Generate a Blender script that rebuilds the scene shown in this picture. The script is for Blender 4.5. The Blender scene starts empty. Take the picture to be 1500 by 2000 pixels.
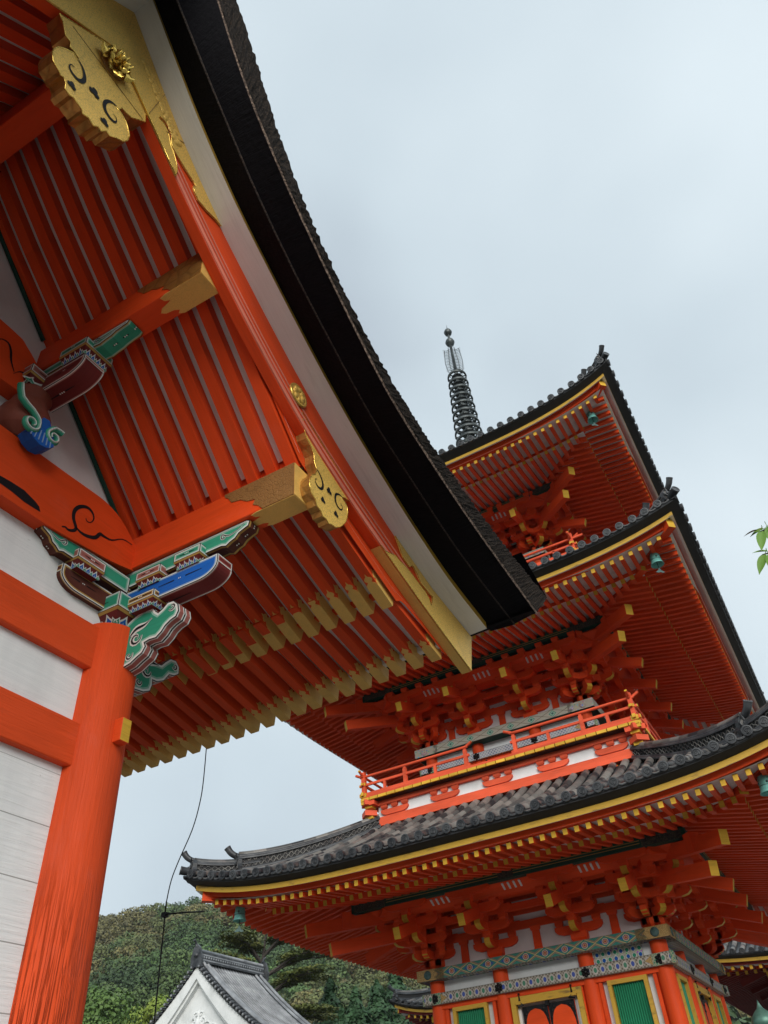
import bpy, math, random
import numpy as np
from mathutils import Vector, Matrix, noise
random.seed(7)
# ------------------------------------------------------------------ camera, world, sun, exposure
S = bpy.context.scene
yaw, el, roll, FPX = math.radians(26.3854), math.radians(40.9038), math.radians(-5.2232), 1511.36
fw = Vector((-math.sin(yaw)*math.cos(el), math.cos(yaw)*math.cos(el), math.sin(el)))
rt = Vector((math.cos(yaw), math.sin(yaw), 0)); up = rt.cross(fw)
r2 = math.cos(roll)*rt + math.sin(roll)*up; u2 = -math.sin(roll)*rt + math.cos(roll)*up
cd = bpy.data.cameras.new('camera'); cam = bpy.data.objects.new('camera', cd); S.collection.objects.link(cam)
M = Matrix((r2, u2, -fw)).transposed().to_4x4(); M.translation = Vector((0, 0, 1.6)); cam.matrix_world = M
cd.sensor_fit = 'VERTICAL'; cd.sensor_height = 36; cd.lens = FPX/2000*36; cd.clip_start = .05; cd.clip_end = 6000
S.camera = cam
S.render.resolution_x, S.render.resolution_y = 768, 1024
SUN_EL, SUN_AZ = math.radians(24), math.radians(148)     # azimuth clockwise from +Y
w = bpy.data.worlds.new('World'); S.world = w; w.use_nodes = True
nt = w.node_tree; nt.nodes.clear()
def nn(t, kind, **kw):
    n = t.nodes.new(kind)
    for k, v in kw.items(): setattr(n, k, v)
    return n
sky = nn(nt, 'ShaderNodeTexSky', sky_type='NISHITA', sun_disc=False); sky.sun_elevation = SUN_EL; sky.sun_rotation = SUN_AZ
b1 = nn(nt, 'ShaderNodeBackground'); b1.inputs[1].default_value = .06; nt.links.new(sky.outputs[0], b1.inputs[0])
tc = nn(nt, 'ShaderNodeTexCoord'); mp = nn(nt, 'ShaderNodeMapping'); mp.inputs['Scale'].default_value = (1, 1, 1.15); mp.inputs['Rotation'].default_value = (.3, .5, .8)
nt.links.new(tc.outputs['Generated'], mp.inputs[0])
no = nn(nt, 'ShaderNodeTexNoise'); no.inputs['Scale'].default_value = 1.9; no.inputs['Detail'].default_value = 3.5; no.inputs['Roughness'].default_value = .42; no.inputs['Distortion'].default_value = .1
nt.links.new(mp.outputs[0], no.inputs[0])
cr = nn(nt, 'ShaderNodeValToRGB'); e = cr.color_ramp.elements
e[0].position = .3; e[0].color = (.43, .50, .565, 1); e[1].position = .74; e[1].color = (.70, .79, .84, 1)
m_ = e.new(.47); m_.color = (.55, .64, .70, 1)
nt.links.new(no.outputs[0], cr.inputs[0])
b2 = nn(nt, 'ShaderNodeBackground'); b2.inputs[1].default_value = .84; nt.links.new(cr.outputs[0], b2.inputs[0])
mx = nn(nt, 'ShaderNodeMixShader'); mx.inputs[0].default_value = .95
nt.links.new(b1.outputs[0], mx.inputs[1]); nt.links.new(b2.outputs[0], mx.inputs[2])
wo = nn(nt, 'ShaderNodeOutputWorld'); nt.links.new(mx.outputs[0], wo.inputs[0])
sd = bpy.data.lights.new('sun', 'SUN'); sd.energy = 2.5; sd.angle = math.radians(42); sd.color = (1, .96, .9)
so = bpy.data.objects.new('sun', sd); S.collection.objects.link(so)
so.rotation_euler = Vector((math.sin(SUN_AZ)*math.cos(SUN_EL), math.cos(SUN_AZ)*math.cos(SUN_EL), math.sin(SUN_EL))).to_track_quat('Z', 'Y').to_euler()
S.view_settings.view_transform = 'Standard'; S.view_settings.look = 'None'; S.view_settings.exposure = 0.5; S.view_settings.gamma = 1
S.render.engine = 'CYCLES'; S.cycles.max_bounces = 6; S.cycles.diffuse_bounces = 4

# ------------------------------------------------------------------ materials
MATS = {}
class NB:                                    # tiny node builder: math on sockets
    def __init__(s, name):
        s.m = bpy.data.materials.new(name); s.m.use_nodes = True; s.t = s.m.node_tree
        s.b = s.t.nodes['Principled BSDF']; s.uvn = None
        MATS[name] = s.m
    def node(s, k, **kw): return nn(s.t, k, **kw)
    def put(s, i, v):
        if hasattr(v, 'is_output'): s.t.links.new(v, i)
        elif isinstance(v, (tuple, list)) and len(v) == 3 and i.type == 'RGBA': i.default_value = (*v, 1)
        else: i.default_value = v
    def mt(s, op, a, b=0., c=0.):
        n = s.node('ShaderNodeMath', operation=op); s.put(n.inputs[0], a); s.put(n.inputs[1], b)
        if op in ('MULTIPLY_ADD', 'SMOOTH_MIN'): s.put(n.inputs[2], c)
        return n.outputs[0]
    def uv(s):
        if not s.uvn:
            s.uvn = s.node('ShaderNodeUVMap'); s.sp = s.node('ShaderNodeSeparateXYZ'); s.t.links.new(s.uvn.outputs[0], s.sp.inputs[0])
        return s.uvn.outputs[0], s.sp.outputs[0], s.sp.outputs[1]
    def obj(s):
        return s.node('ShaderNodeTexCoord').outputs['Object']
    def scale(s, v, sc):
        m = s.node('ShaderNodeMapping'); s.t.links.new(v, m.inputs[0]); m.inputs['Scale'].default_value = sc; return m.outputs[0]
    def noise(s, v, sc, det=3, rough=.5, dist=0):
        n = s.node('ShaderNodeTexNoise'); s.t.links.new(v, n.inputs['Vector']); n.inputs['Scale'].default_value = sc
        n.inputs['Detail'].default_value = det; n.inputs['Roughness'].default_value = rough; n.inputs['Distortion'].default_value = dist; return n.outputs[0]
    def vor(s, v, sc, feat='F1', out='Distance'):
        n = s.node('ShaderNodeTexVoronoi', feature=feat); s.t.links.new(v, n.inputs['Vector']); n.inputs['Scale'].default_value = sc; return n.outputs[out]
    def mixc(s, f, a, b, mode='MIX'):
        n = s.node('ShaderNodeMix', data_type='RGBA', blend_type=mode); s.put(n.inputs[0], f); s.put(n.inputs[6], a); s.put(n.inputs[7], b); return n.outputs[2]
    def ramp(s, v, lo, hi):
        n = s.node('ShaderNodeMapRange'); s.put(n.inputs[0], v); n.inputs[1].default_value = lo; n.inputs[2].default_value = hi; return n.outputs[0]
    def bump(s, h, dist=.01, st=.6):
        n = s.node('ShaderNodeBump'); n.inputs['Strength'].default_value = st; n.inputs['Distance'].default_value = dist; s.t.links.new(h, n.inputs['Height']); s.t.links.new(n.outputs[0], s.b.inputs['Normal'])
    def fin(s, col, rough=.6, metal=0, spec=None):
        s.put(s.b.inputs['Base Color'], col); s.put(s.b.inputs['Roughness'], rough); s.b.inputs['Metallic'].default_value = metal
        if spec is not None: s.b.inputs['Specular IOR Level'].default_value = spec
        return s.m
def wood(name, col, var=.18, grain=1., rough=.55, bumpd=.004, crack=0):
    n = NB(name); uv = n.uv()[0]
    g = n.noise(n.scale(uv, (1.6, 26, 1)), 2.0, 5, .6, .6); big = n.noise(n.scale(uv, (.6, 2, 1)), 1.3, 3)
    blot = n.noise(n.obj(), .9, 3)
    c = n.mixc(n.ramp(g, .35, .75), tuple(x*(1-var*grain) for x in col), col)
    c = n.mixc(n.ramp(big, .35, .7), c, tuple(min(1, x*(1+var)+.004) for x in col))
    c = n.mixc(n.mt('MULTIPLY', n.ramp(blot, .45, .8), .45), c, tuple(x*.66 for x in col))
    st = n.noise(n.scale(uv, (.9, 9, 1)), 1.7, 4, .65, .3); c = n.mixc(n.mt('MULTIPLY', n.ramp(st, .56, .72), .30), c, tuple(x*.55+.01 for x in col))
    fade = n.noise(n.obj(), 2.6, 4, .7); c = n.mixc(n.mt('MULTIPLY', n.ramp(fade, .58, .75), .16), c, tuple(x*.8+.10 for x in col))
    oi = n.node('ShaderNodeObjectInfo').outputs['Random']; c = n.mixc(n.mt('MULTIPLY', oi, .22), c, tuple(x*.62 for x in col))
    if crack:
        ck = n.noise(n.scale(uv, (1.1, 34, 1)), 1.0, 4, .55, 1.2)
        sz_ = n.node('ShaderNodeSeparateXYZ'); n.t.links.new(n.obj(), sz_.inputs[0]); low = n.mt('SUBTRACT', 1., n.ramp(sz_.outputs[2], 2.3, 3.2)); line = n.mt('MULTIPLY', n.mt('SUBTRACT', 1., n.ramp(n.mt('ABSOLUTE', n.mt('SUBTRACT', ck, .5)), 0, .045)), n.mt('MULTIPLY_ADD', low, .95, .05))
        c = n.mixc(n.mt('MULTIPLY', line, .8), c, tuple(x*.32 for x in col))
        n.bump(n.mt('SUBTRACT', g, n.mt('MULTIPLY', line, 1.5)), .008, .8)
    else: n.bump(g, bumpd, .5)
    return n.fin(c, rough, 0, .18)
wood('vermilion', (.74, .070, .010))
wood('pillar_vermilion', (.74, .078, .014), crack=1)
wood('worn_vermilion', (.66, .09, .045), .3, 1.4)
wood('pale_red_edge', (.72, .22, .15), .3, 1.4)
wood('dark_red', (.20, .022, .016))
wood('white_board', (.82, .82, .79), .1, 1.3, .75, .006)
wood('maroon', (.16, .022, .02), .2); wood('maroon_light', (.36, .12, .10), .15); wood('brown_post', (.24, .07, .045), .2)
wood('brown_paint', (.10, .028, .018), .2)
wood('mint_green', (.035, .31, .19), .18); wood('mint_light', (.26, .50, .40), .1); wood('cobalt', (.012, .12, .48), .18); wood('pale_blue', (.25, .38, .58), .1)
wood('outline_white', (.72, .74, .70), .1); wood('outline_ochre', (.45, .27, .07), .15); wood('rosy', (.42, .20, .17), .15)
wood('ink_black', (.008, .008, .010), .1); wood('white_dot', (.8, .8, .76), .1)
wood('yellow_end', (.66, .39, .04), .25, 1.5); wood('worn_red_rail', (.72, .10, .04), .3, 1.2)
wood('deep_green', (.010, .06, .042), .3)
n = NB('yellow_fascia'); uv = n.uv()[0]
st = n.noise(n.scale(uv, (1, 4, 1)), 2.2, 5, .65); n.bump(n.noise(n.scale(uv, (2, 20, 1)), 2, 4), .003)
n.fin(n.mixc(n.ramp(st, .55, .72), (.54, .32, .03), (.17, .10, .025)), .6)
n = NB('plaster'); o = n.obj(); a = n.noise(o, 1.3, 5, .6); b = n.noise(o, 14, 4)
n.bump(b, .004, .4); n.fin(n.mixc(n.ramp(a, .45, .75), (.70, .72, .72), (.54, .56, .56)), .85)
n = NB('wall_boards'); uv, u, v = n.uv()
gr = n.noise(n.scale(uv, (1.5, 30, 1)), 1.6, 6, .6, .8); sp = n.noise(n.scale(uv, (6, 22, 1)), 3.5, 4, .7); pt = n.noise(n.obj(), 1.4, 2)
szz = n.node('ShaderNodeSeparateXYZ'); n.t.links.new(n.obj(), szz.inputs[0]); lowz = n.mt('SUBTRACT', 1., n.ramp(szz.outputs[2], 3.6, 3.9))
seam = n.mt('LESS_THAN', n.mt('ABSOLUTE', n.mt('SUBTRACT', n.mt('FRACT', n.mt('MULTIPLY', n.mt('ADD', v, n.mt('MULTIPLY', n.noise(uv, .8, 2), .012)), 3.1)), .5)), .009)
c = n.mixc(n.ramp(gr, .3, .75), (.76, .77, .76), (.86, .86, .84)); c = n.mixc(n.mt('MULTIPLY', n.mt('MULTIPLY', n.ramp(sp, .62, .70), n.ramp(pt, .52, .6)), .75), c, (.28, .25, .22)); seam = n.mt('MULTIPLY', seam, lowz); c = n.mixc(n.mt('MULTIPLY', seam, .8), c, (.25, .24, .22)); c = n.mixc(n.mt('MULTIPLY', n.ramp(n.noise(n.scale(n.obj(), (1, 2.2, .5)), 1.1, 4, .6), .5, .72), .35), c, (.50, .51, .50))
n.bump(n.mt('MULTIPLY', n.mt('SUBTRACT', gr, seam), n.mt('MULTIPLY_ADD', lowz, .7, .3)), .006, .8); n.fin(c, .8)
def gold(name, base, rough, sc, dk=.45, met=.82):
    n = NB(name); o = n.obj(); d = n.vor(o, sc, 'DISTANCE_TO_EDGE'); l = n.ramp(d, .02, .10); a = n.noise(o, 5, 4, .6); f = n.noise(o, 90, 2)
    d2 = n.vor(o, sc*2.6); ri = n.mt('SUBTRACT', 1., n.ramp(n.mt('ABSOLUTE', n.mt('SUBTRACT', d2, .35)), .02, .09))
    h = n.mt('ADD', l, n.mt('MULTIPLY', n.mt('SUBTRACT', 1., ri), .6))
    c = n.mixc(n.mt('SUBTRACT', 1., n.mt('MULTIPLY', l, n.mt('MULTIPLY_ADD', ri, -.5, 1.))), base, tuple(x*dk for x in base))
    c = n.mixc(n.mt('MULTIPLY', n.ramp(a, .5, .75), .5), c, tuple(x*.62 for x in base)); n.bump(h, .0025, .5)
    return n.fin(c, n.mt('MULTIPLY_ADD', f, .2, rough), met)
gold('gilt', (.95, .60, .13), .38, 46, .68, .28); gold('gilt_plain', (.82, .50, .12), .46, 60, .9, .15); gold('gilt_brown', (.36, .19, .06), .38, 30, .72, .5); gold('gilt_side', (.50, .27, .07), .34, 7, .75); gold('gilt_bright', (.85, .57, .12), .16, 3, .95)  # a browner gilt serves cap side plates and engraved lines
n = NB('bark_dark'); uv, u, v = n.uv(); r_ = n.noise(n.scale(uv, (60, 3, 1)), 2, 4, .7); a = n.noise(n.obj(), 30, 3)
n.bump(n.mt('ADD', r_, a), .01, .9); n.fin(n.mixc(n.ramp(r_, .4, .8), (.0025, .0025, .004), (.011, .010, .013)), .9, 0, .1)
n = NB('bark_seam'); a = n.noise(n.obj(), 70, 3, .8); n.bump(a, .01, 1); n.fin(n.mixc(n.ramp(a, .45, .7), (.010, .008, .008), (.13, .085, .06)), .9)
n = NB('bark_edge'); a = n.noise(n.obj(), 75, 4, .75); b = n.noise(n.obj(), 16, 3, .7); n.bump(n.mt('ADD', a, b), .03, 1)
c = n.mixc(n.ramp(a, .45, .68), (.004, .003, .003), (.12, .085, .06)); n.fin(n.mixc(n.mt('MULTIPLY', n.ramp(b, .5, .7), .5), c, (.018, .013, .010)), .95, 0, .1)
n = NB('bark_edge_light'); a = n.noise(n.obj(), 60, 3, .7); n.bump(a, .01, 1); n.fin(n.mixc(n.ramp(a, .45, .6), (.05, .03, .02), (.27, .19, .14)), .9)
n = NB('grey_tile'); o = n.obj(); uv, u, v = n.uv()
cell = n.node('ShaderNodeTexWhiteNoise', noise_dimensions='2D'); fl = n.node('ShaderNodeVectorMath', operation='FLOOR'); n.t.links.new(n.scale(uv, (3.4, 1, 1)), fl.inputs[0]); n.t.links.new(fl.outputs[0], cell.inputs['Vector'])
a = n.noise(o, 2.2, 4, .6); b = n.noise(o, 24, 4, .7)
c = n.mixc(n.ramp(cell.outputs[0], .15, .95), (.018, .019, .022), (.19, .18, .165)); c = n.mixc(n.mt('MULTIPLY', n.ramp(a, .5, .7), .7), c, (.22, .17, .15)); c = n.mixc(n.mt('MULTIPLY', n.ramp(b, .55, .75), .5), c, (.06, .055, .045))
n.bump(b, .006, .5); n.fin(c, .42, 0, .5)
n = NB('dark_tile'); o = n.obj(); a = n.noise(o, 3, 4, .6); b = n.noise(o, 30, 4, .7)
n.bump(b, .005, .5); n.fin(n.mixc(n.ramp(a, .35, .75), (.018, .020, .024), (.085, .09, .095)), .40, 0, .5)
n = NB('pale_tile'); o = n.obj(); a = n.noise(o, 1.2, 4, .6); b = n.noise(o, 12, 4, .7); n.bump(b, .01, .4); n.fin(n.mixc(n.ramp(a, .35, .75), (.12, .125, .135), (.34, .355, .37)), .35, 0, .6)
n = NB('eave_black'); a = n.noise(n.obj(), 6, 3); n.fin(n.mixc(a, (.004, .004, .005), (.02, .02, .02)), .7)
n = NB('verdigris'); a = n.noise(n.obj(), 9, 5, .7); n.bump(n.noise(n.obj(), 40, 3), .004, .5); n.fin(n.mixc(n.ramp(a, .35, .7), (.10, .36, .31), (.22, .55, .50)), .55, .2)
n = NB('bronze_green_dark'); a = n.noise(n.obj(), 12, 5, .7); n.fin(n.mixc(n.ramp(a, .35, .7), (.03, .07, .065), (.10, .17, .16)), .5, .4)
n = NB('spire_metal'); a = n.noise(n.obj(), 5, 5, .7); n.fin(n.mixc(n.ramp(a, .4, .7), (.03, .038, .038), (.13, .145, .145)), .45, .5)
n = NB('bronze_patina'); a = n.noise(n.obj(), 7, 5, .7); n.fin(n.mixc(n.ramp(a, .35, .7), (.05, .13, .10), (.12, .24, .19)), .45, .4)
n = NB('black_iron'); a = n.noise(n.obj(), 40, 3); n.bump(a, .003); n.fin((.012, .012, .013), .45, .6)
n = NB('green_lattice'); uv, u, v = n.uv(); n.fin(n.mixc(n.noise(n.obj(), 4, 3), (.008, .16, .075), (.014, .26, .12)), .5)
n = NB('stone'); a = n.noise(n.obj(), 3, 5, .6); n.bump(a, .01); n.fin(n.mixc(a, (.24, .23, .22), (.36, .35, .33)), .85)
n = NB('gravel'); a = n.noise(n.obj(), .4, 4, .6); b = n.vor(n.obj(), 9); n.bump(b, .02); n.fin(n.mixc(n.ramp(a, .3, .7), (.14, .135, .125), (.20, .19, .175)), .9)
n = NB('hill_soil'); a = n.noise(n.obj(), .05, 4, .6); n.fin(n.mixc(a, (.012, .02, .008), (.03, .045, .015)), .95)
n = NB('tree_bark'); a = n.noise(n.obj(), 8, 5, .7); n.bump(a, .03); n.fin(n.mixc(a, (.03, .025, .022), (.09, .075, .065)), .95)
def leafm(name, ca, cb, attr=False):
    n = NB(name); a = n.noise(n.obj(), 1.1, 3, .6)
    if attr:
        at = n.node('ShaderNodeAttribute', attribute_name='tint'); c = n.mixc(n.ramp(n.noise(n.obj(), .35, 3), .35, .7), at.outputs['Color'], (1, 1, .9), 'MULTIPLY')
        c = n.mixc(n.ramp(n.noise(n.obj(), .9, 3), .4, .7), n.mixc(.35, at.outputs['Color'], (.0, .0, .0)), c)
    else: c = n.mixc(n.ramp(a, .35, .7), ca, cb)
    n.fin(c, .6, 0, .3)
    return n.m
leafm('forest_leaves', 0, 0, True); leafm('yellow_green_leaves', (.12, .19, .025), (.24, .29, .05)); leafm('cedar_leaves', (.018, .05, .018), (.045, .10, .04)); leafm('pine_leaves', (.06, .085, .02), (.15, .155, .04))
leafm('dark_green_leaves', (.05, .10, .022), (.11, .18, .04)); leafm('maple_leaves', (.07, .19, .025), (.16, .29, .05)); leafm('maple_red', (.20, .10, .05), (.25, .14, .06))
def patterned(name, kind):
    n = NB(name); uv, u, v = n.uv()                 # v is 0..1 over the face height, u in metres
    H = {'flower': .215, 'mosaic': .20, 'mintdiamond': .205, 'fret': .17}[kind]
    if kind == 'flower':
        P = .42; fu = n.mt('SUBTRACT', n.mt('FRACT', n.mt('DIVIDE', u, P)), .5); fv = n.mt('SUBTRACT', v, .5)
        au, av = n.mt('ABSOLUTE', fu), n.mt('ABSOLUTE', fv)
        s1 = n.mt('ADD', n.mt('MULTIPLY', au, 1.), n.mt('MULTIPLY', av, 1.)); c = n.mixc(n.mt('GREATER_THAN', s1, .33), (.012, .075, .30), (.03, .20, .16))
        xx = n.mt('ABSOLUTE', n.mt('SUBTRACT', s1, .52)); c = n.mixc(n.mt('LESS_THAN', xx, .035), c, (.55, .38, .15)); c = n.mixc(n.mt('LESS_THAN', n.mt('ABSOLUTE', n.mt('SUBTRACT', s1, .64)), .03), c, (.40, .14, .08))
        r = n.mt('SQRT', n.mt('ADD', n.mt('MULTIPLY', n.mt('MULTIPLY', fu, fu), 3.8), n.mt('MULTIPLY', fv, fv)))
        c = n.mixc(n.mt('LESS_THAN', r, .30), c, (.60, .48, .24)); c = n.mixc(n.mt('LESS_THAN', r, .24), c, (.02, .07, .22)); c = n.mixc(n.mt('LESS_THAN', r, .18), c, (.52, .20, .10)); c = n.mixc(n.mt('LESS_THAN', r, .07), c, (.12, .05, .03))
    elif kind == 'mosaic':
        P = .150; U = n.mt('DIVIDE', u, P); cu = n.mt('SUBTRACT', n.mt('FRACT', U), .5); cv = n.mt('SUBTRACT', v, .5)
        r = n.mt('SQRT', n.mt('ADD', n.mt('MULTIPLY', cu, cu), n.mt('MULTIPLY', cv, cv)))
        alt = n.mt('GREATER_THAN', n.mt('FRACT', n.mt('MULTIPLY', n.mt('FLOOR', U), .5)), .25)
        f = n.mt('MULTIPLY', n.mt('SINE', n.mt('MULTIPLY', u, 94)), n.mt('SINE', n.mt('MULTIPLY', v, 19)))
        c = n.mixc(n.ramp(f, -.2, .4), (.34, .32, .27), (.12, .09, .06)); c = n.mixc(n.mt('LESS_THAN', r, .36), c, (.46, .43, .38))
        c = n.mixc(n.mt('LESS_THAN', r, .22), c, n.mixc(alt, (.04, .08, .34), (.05, .20, .12)))
    elif kind == 'mintdiamond':
        P = .55; fu = n.mt('SUBTRACT', n.mt('FRACT', n.mt('DIVIDE', u, P)), .5); fv = n.mt('SUBTRACT', v, .5); au, av = n.mt('ABSOLUTE', fu), n.mt('ABSOLUTE', fv)
        s1 = n.mt('ADD', au, n.mt('MULTIPLY', av, 1.)); g = n.mt('LESS_THAN', n.mt('ABSOLUTE', n.mt('SUBTRACT', s1, .5)), .03)
        r = n.mt('ADD', n.mt('MULTIPLY', au, 2.4), av); fl = n.mt('GREATER_THAN', n.mt('SINE', n.mt('MULTIPLY', u, 240)), .5)
        c = n.mixc(fl, (.44, .43, .35), (.36, .38, .32)); c = n.mixc(g, c, (.16, .13, .09)); c = n.mixc(n.mt('LESS_THAN', r, .42), c, (.04, .26, .20)); c = n.mixc(n.mt('LESS_THAN', n.mt('ABSOLUTE', n.mt('SUBTRACT', r, .25)), .06), c, (.35, .50, .38)); c = n.mixc(n.mt('LESS_THAN', r, .10), c, (.05, .05, .10))
    elif kind == 'fret':
        a = n.mt('FRACT', n.mt('MULTIPLY', n.mt('ADD', u, n.mt('MULTIPLY', v, H)), 12)); b = n.mt('FRACT', n.mt('MULTIPLY', n.mt('SUBTRACT', u, n.mt('MULTIPLY', v, H)), 12))
        g = n.mt('MAXIMUM', n.mt('LESS_THAN', a, .3), n.mt('LESS_THAN', b, .3)); big = n.mt('GREATER_THAN', n.mt('FRACT', n.mt('MULTIPLY', u, 2.2)), .5)
        c = n.mixc(g, n.mixc(big, (.16, .20, .28), (.26, .30, .34)), (.48, .50, .50))
    edge = n.mt('GREATER_THAN', n.mt('ABSOLUTE', n.mt('SUBTRACT', v, .5)), .465); c = n.mixc(edge, c, (.10, .12, .10))
    n.bump(n.noise(n.obj(), 30, 3), .003, .4); n.fin(c, .6)
for k in ('flower', 'mosaic', 'mintdiamond', 'fret'): patterned(k+'_pattern', k)
n = NB('scroll_green'); d = n.vor(n.obj(), 22, 'DISTANCE_TO_EDGE'); n.fin(n.mixc(n.ramp(d, .05, .2), (.35, .33, .22), (.03, .20, .12)), .6)
n = NB('blossom_band'); d = n.vor(n.obj(), 16); c2 = n.vor(n.obj(), 16, 'F1', 'Color'); n.fin(n.mixc(n.ramp(d, .25, .4), n.mixc(.4, c2, (.05, .15, .40)), (.42, .40, .32)), .6)
n = NB('ochre_plate'); d = n.vor(n.obj(), 40, 'DISTANCE_TO_EDGE'); n.fin(n.mixc(n.ramp(d, .03, .12), (.24, .15, .05), (.48, .32, .12)), .5, .3)
n = NB('carved_dark'); d = n.noise(n.obj(), 11, 3, .6, 2.5); n.bump(d, .02, 1); n.fin(n.mixc(n.ramp(n.mt('ABSOLUTE', n.mt('SUBTRACT', d, .5)), 0, .03), (.14, .13, .06), (.010, .018, .018)), .6)

# ------------------------------------------------------------------ mesh builder
I4 = Matrix.Identity(4)
class MB:
    def __init__(s, *mats): s.v = []; s.f = []; s.mi = []; s.uv = []; s.mats = list(mats); s.T = I4; s.sm = []
    def m(s, name):
        if name not in s.mats: s.mats.append(name)
        return s.mats.index(name)
    def face(s, pts, mat, uvs, sm=False):
        b = len(s.v); s.v += [tuple(s.T @ Vector(p)) for p in pts]; s.f.append(tuple(range(b, b+len(pts)))); s.mi.append(s.m(mat)); s.uv += list(uvs); s.sm.append(sm)
    def fr(s, pts, mat, ax, ay, az, off=(0, 0), vn=None, sm=False):        # face with uv from frame
        p = [Vector(q) for q in pts]; nrm = (p[1]-p[0]).cross(p[2]-p[0]) if len(p) > 2 else Vector((0, 0, 1))
        if nrm.length < 1e-9: nrm = (p[2]-p[0]).cross(p[-1]-p[0])
        d = [abs(nrm.dot(a)) for a in (ax, ay, az)]; k = d.index(max(d))
        U, V = ((ay, az), (ax, az), (ax, ay))[k]
        uvs = [(q.dot(U)+off[0], q.dot(V)+off[1]) for q in p]
        if vn:
            vs = [q[1] for q in uvs]; lo, hi = min(vs), max(vs); uvs = [(a, (b-lo)/max(1e-6, hi-lo)) for a, b in uvs]
        s.face(pts, mat, uvs, sm)
    def box(s, c, sz, mat, R=None, end=None, vn=False, ends=(0, 1), bot=None, taper=1.0, top=None):
        c = Vector(c); ax, ay, az = (R if R else (Vector((1, 0, 0)), Vector((0, 1, 0)), Vector((0, 0, 1))))
        hx, hy, hz = sz[0]/2, sz[1]/2, sz[2]/2; o = (random.random()*9, random.random()*9)
        if vn: o = (0, 0)
        P = {}
        for i in (-1, 1):
            for j in (-1, 1):
                for k in (-1, 1):
                    t = taper if k < 0 else 1.0
                    P[i, j, k] = c + ax*hx*i*t + ay*hy*j*t + az*hz*k
        F = [((-1,-1,-1),(-1,1,-1),(-1,1,1),(-1,-1,1),'e0'), ((1,-1,-1),(1,-1,1),(1,1,1),(1,1,-1),'e1'), ((-1,-1,-1),(-1,-1,1),(1,-1,1),(1,-1,-1),'s'), ((-1,1,-1),(1,1,-1),(1,1,1),(-1,1,1),'s'), ((-1,-1,-1),(1,-1,-1),(1,1,-1),(-1,1,-1),'b'), ((-1,-1,1),(-1,1,1),(1,1,1),(1,-1,1),'t')]
        for a, b, cc, d, k in F:
            mm = mat
            if end and ((k == 'e0' and 0 in ends) or (k == 'e1' and 1 in ends)): mm = end
            if bot and k == 'b': mm = bot
            if top and k == 't': mm = top
            s.fr([P[a], P[b], P[cc], P[d]], mm, ax, ay, az, o, vn)
    def beam(s, p0, p1, w, h, mat, end=None, ends=(0, 1), upv=(0, 0, 1), at='c', vn=False, ext=0):
        p0, p1 = Vector(p0), Vector(p1); ax = (p1-p0).normalized(); az = Vector(upv); ay = az.cross(ax).normalized(); az = ax.cross(ay)
        p0 = p0-ax*ext; p1 = p1+ax*ext; c = (p0+p1)/2
        if at == 'b': c = c+az*h/2
        if at == 't': c = c-az*h/2
        s.box(c, ((p1-p0).length, w, h), mat, (ax, ay, az), end, vn, ends)
    def prism(s, poly, o, ax, ay, d, mat, side=None, back=None, sc=1):      # poly in (ax,ay); extruded by vector d from o
        o, ax, ay, d = Vector(o), Vector(ax), Vector(ay), Vector(d); an = ax.cross(ay); off = (random.random()*5, random.random()*5)
        A = [o+ax*x+ay*y for x, y in poly]; B = [p+d for p in A]
        s.fr(A, mat, ax, ay, an, off); s.fr(B[::-1], back or mat, ax, ay, an, off)
        L = 0
        for i in range(len(A)):
            j = (i+1) % len(A); l = (A[j]-A[i]).length
            s.face([A[i], A[j], B[j], B[i]], side or mat, [(L, 0), (L+l, 0), (L+l, d.length), (L, d.length)]); L += l
    def loft(s, rows, mats, closed=False, sm=False):
        n_ = len(rows); K = n_ if closed else n_-1; off = random.random()*7; vv = 0
        for a in range(K):
            A, B = rows[a], rows[(a+1) % n_]; mat = mats[a] if isinstance(mats, (list, tuple)) else mats
            if mat is None: continue
            L = 0; w_ = (Vector(A[0])-Vector(B[0])).length
            for i in range(len(A)-1):
                l = (Vector(A[i+1])-Vector(A[i])).length
                s.face([A[i], A[i+1], B[i+1], B[i]], mat, [(L+off, vv), (L+l+off, vv), (L+l+off, vv+w_), (L+off, vv+w_)], sm); L += l
            vv += w_
    def tube(s, path, r, mat, n=8, cap=True, sm=True, endm=None):
        path = [Vector(p) for p in path]; rs = r if isinstance(r, (list, tuple)) else [r]*len(path); rings = []
        t0 = (path[1]-path[0]).normalized(); ref = Vector((0, 0, 1)) if abs(t0.z) < .9 else Vector((1, 0, 0)); a = t0.cross(ref).normalized()
        for i, p in enumerate(path):
            t = (path[min(i+1, len(path)-1)]-path[max(i-1, 0)]).normalized(); a = (a-t*a.dot(t)).normalized(); b = t.cross(a)
            rings.append([p+(a*math.cos(2*math.pi*k/n)+b*math.sin(2*math.pi*k/n))*rs[i] for k in range(n)])
        L = 0; off = random.random()*5
        for i in range(len(rings)-1):
            l = (path[i+1]-path[i]).length
            for k in range(n):
                j = (k+1) % n; w0 = 2*math.pi*rs[i]/n
                s.face([rings[i][k], rings[i][j], rings[i+1][j], rings[i+1][k]], mat, [(L+off, k*w0), (L+off, (k+1)*w0), (L+l+off, (k+1)*w0), (L+l+off, k*w0)], sm)
            L += l
        if cap:
            for R_ in (rings[0], rings[-1][::-1]): s.face(R_, endm or mat, [(math.cos(k)*.05, math.sin(k)*.05) for k in range(n)])
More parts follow.
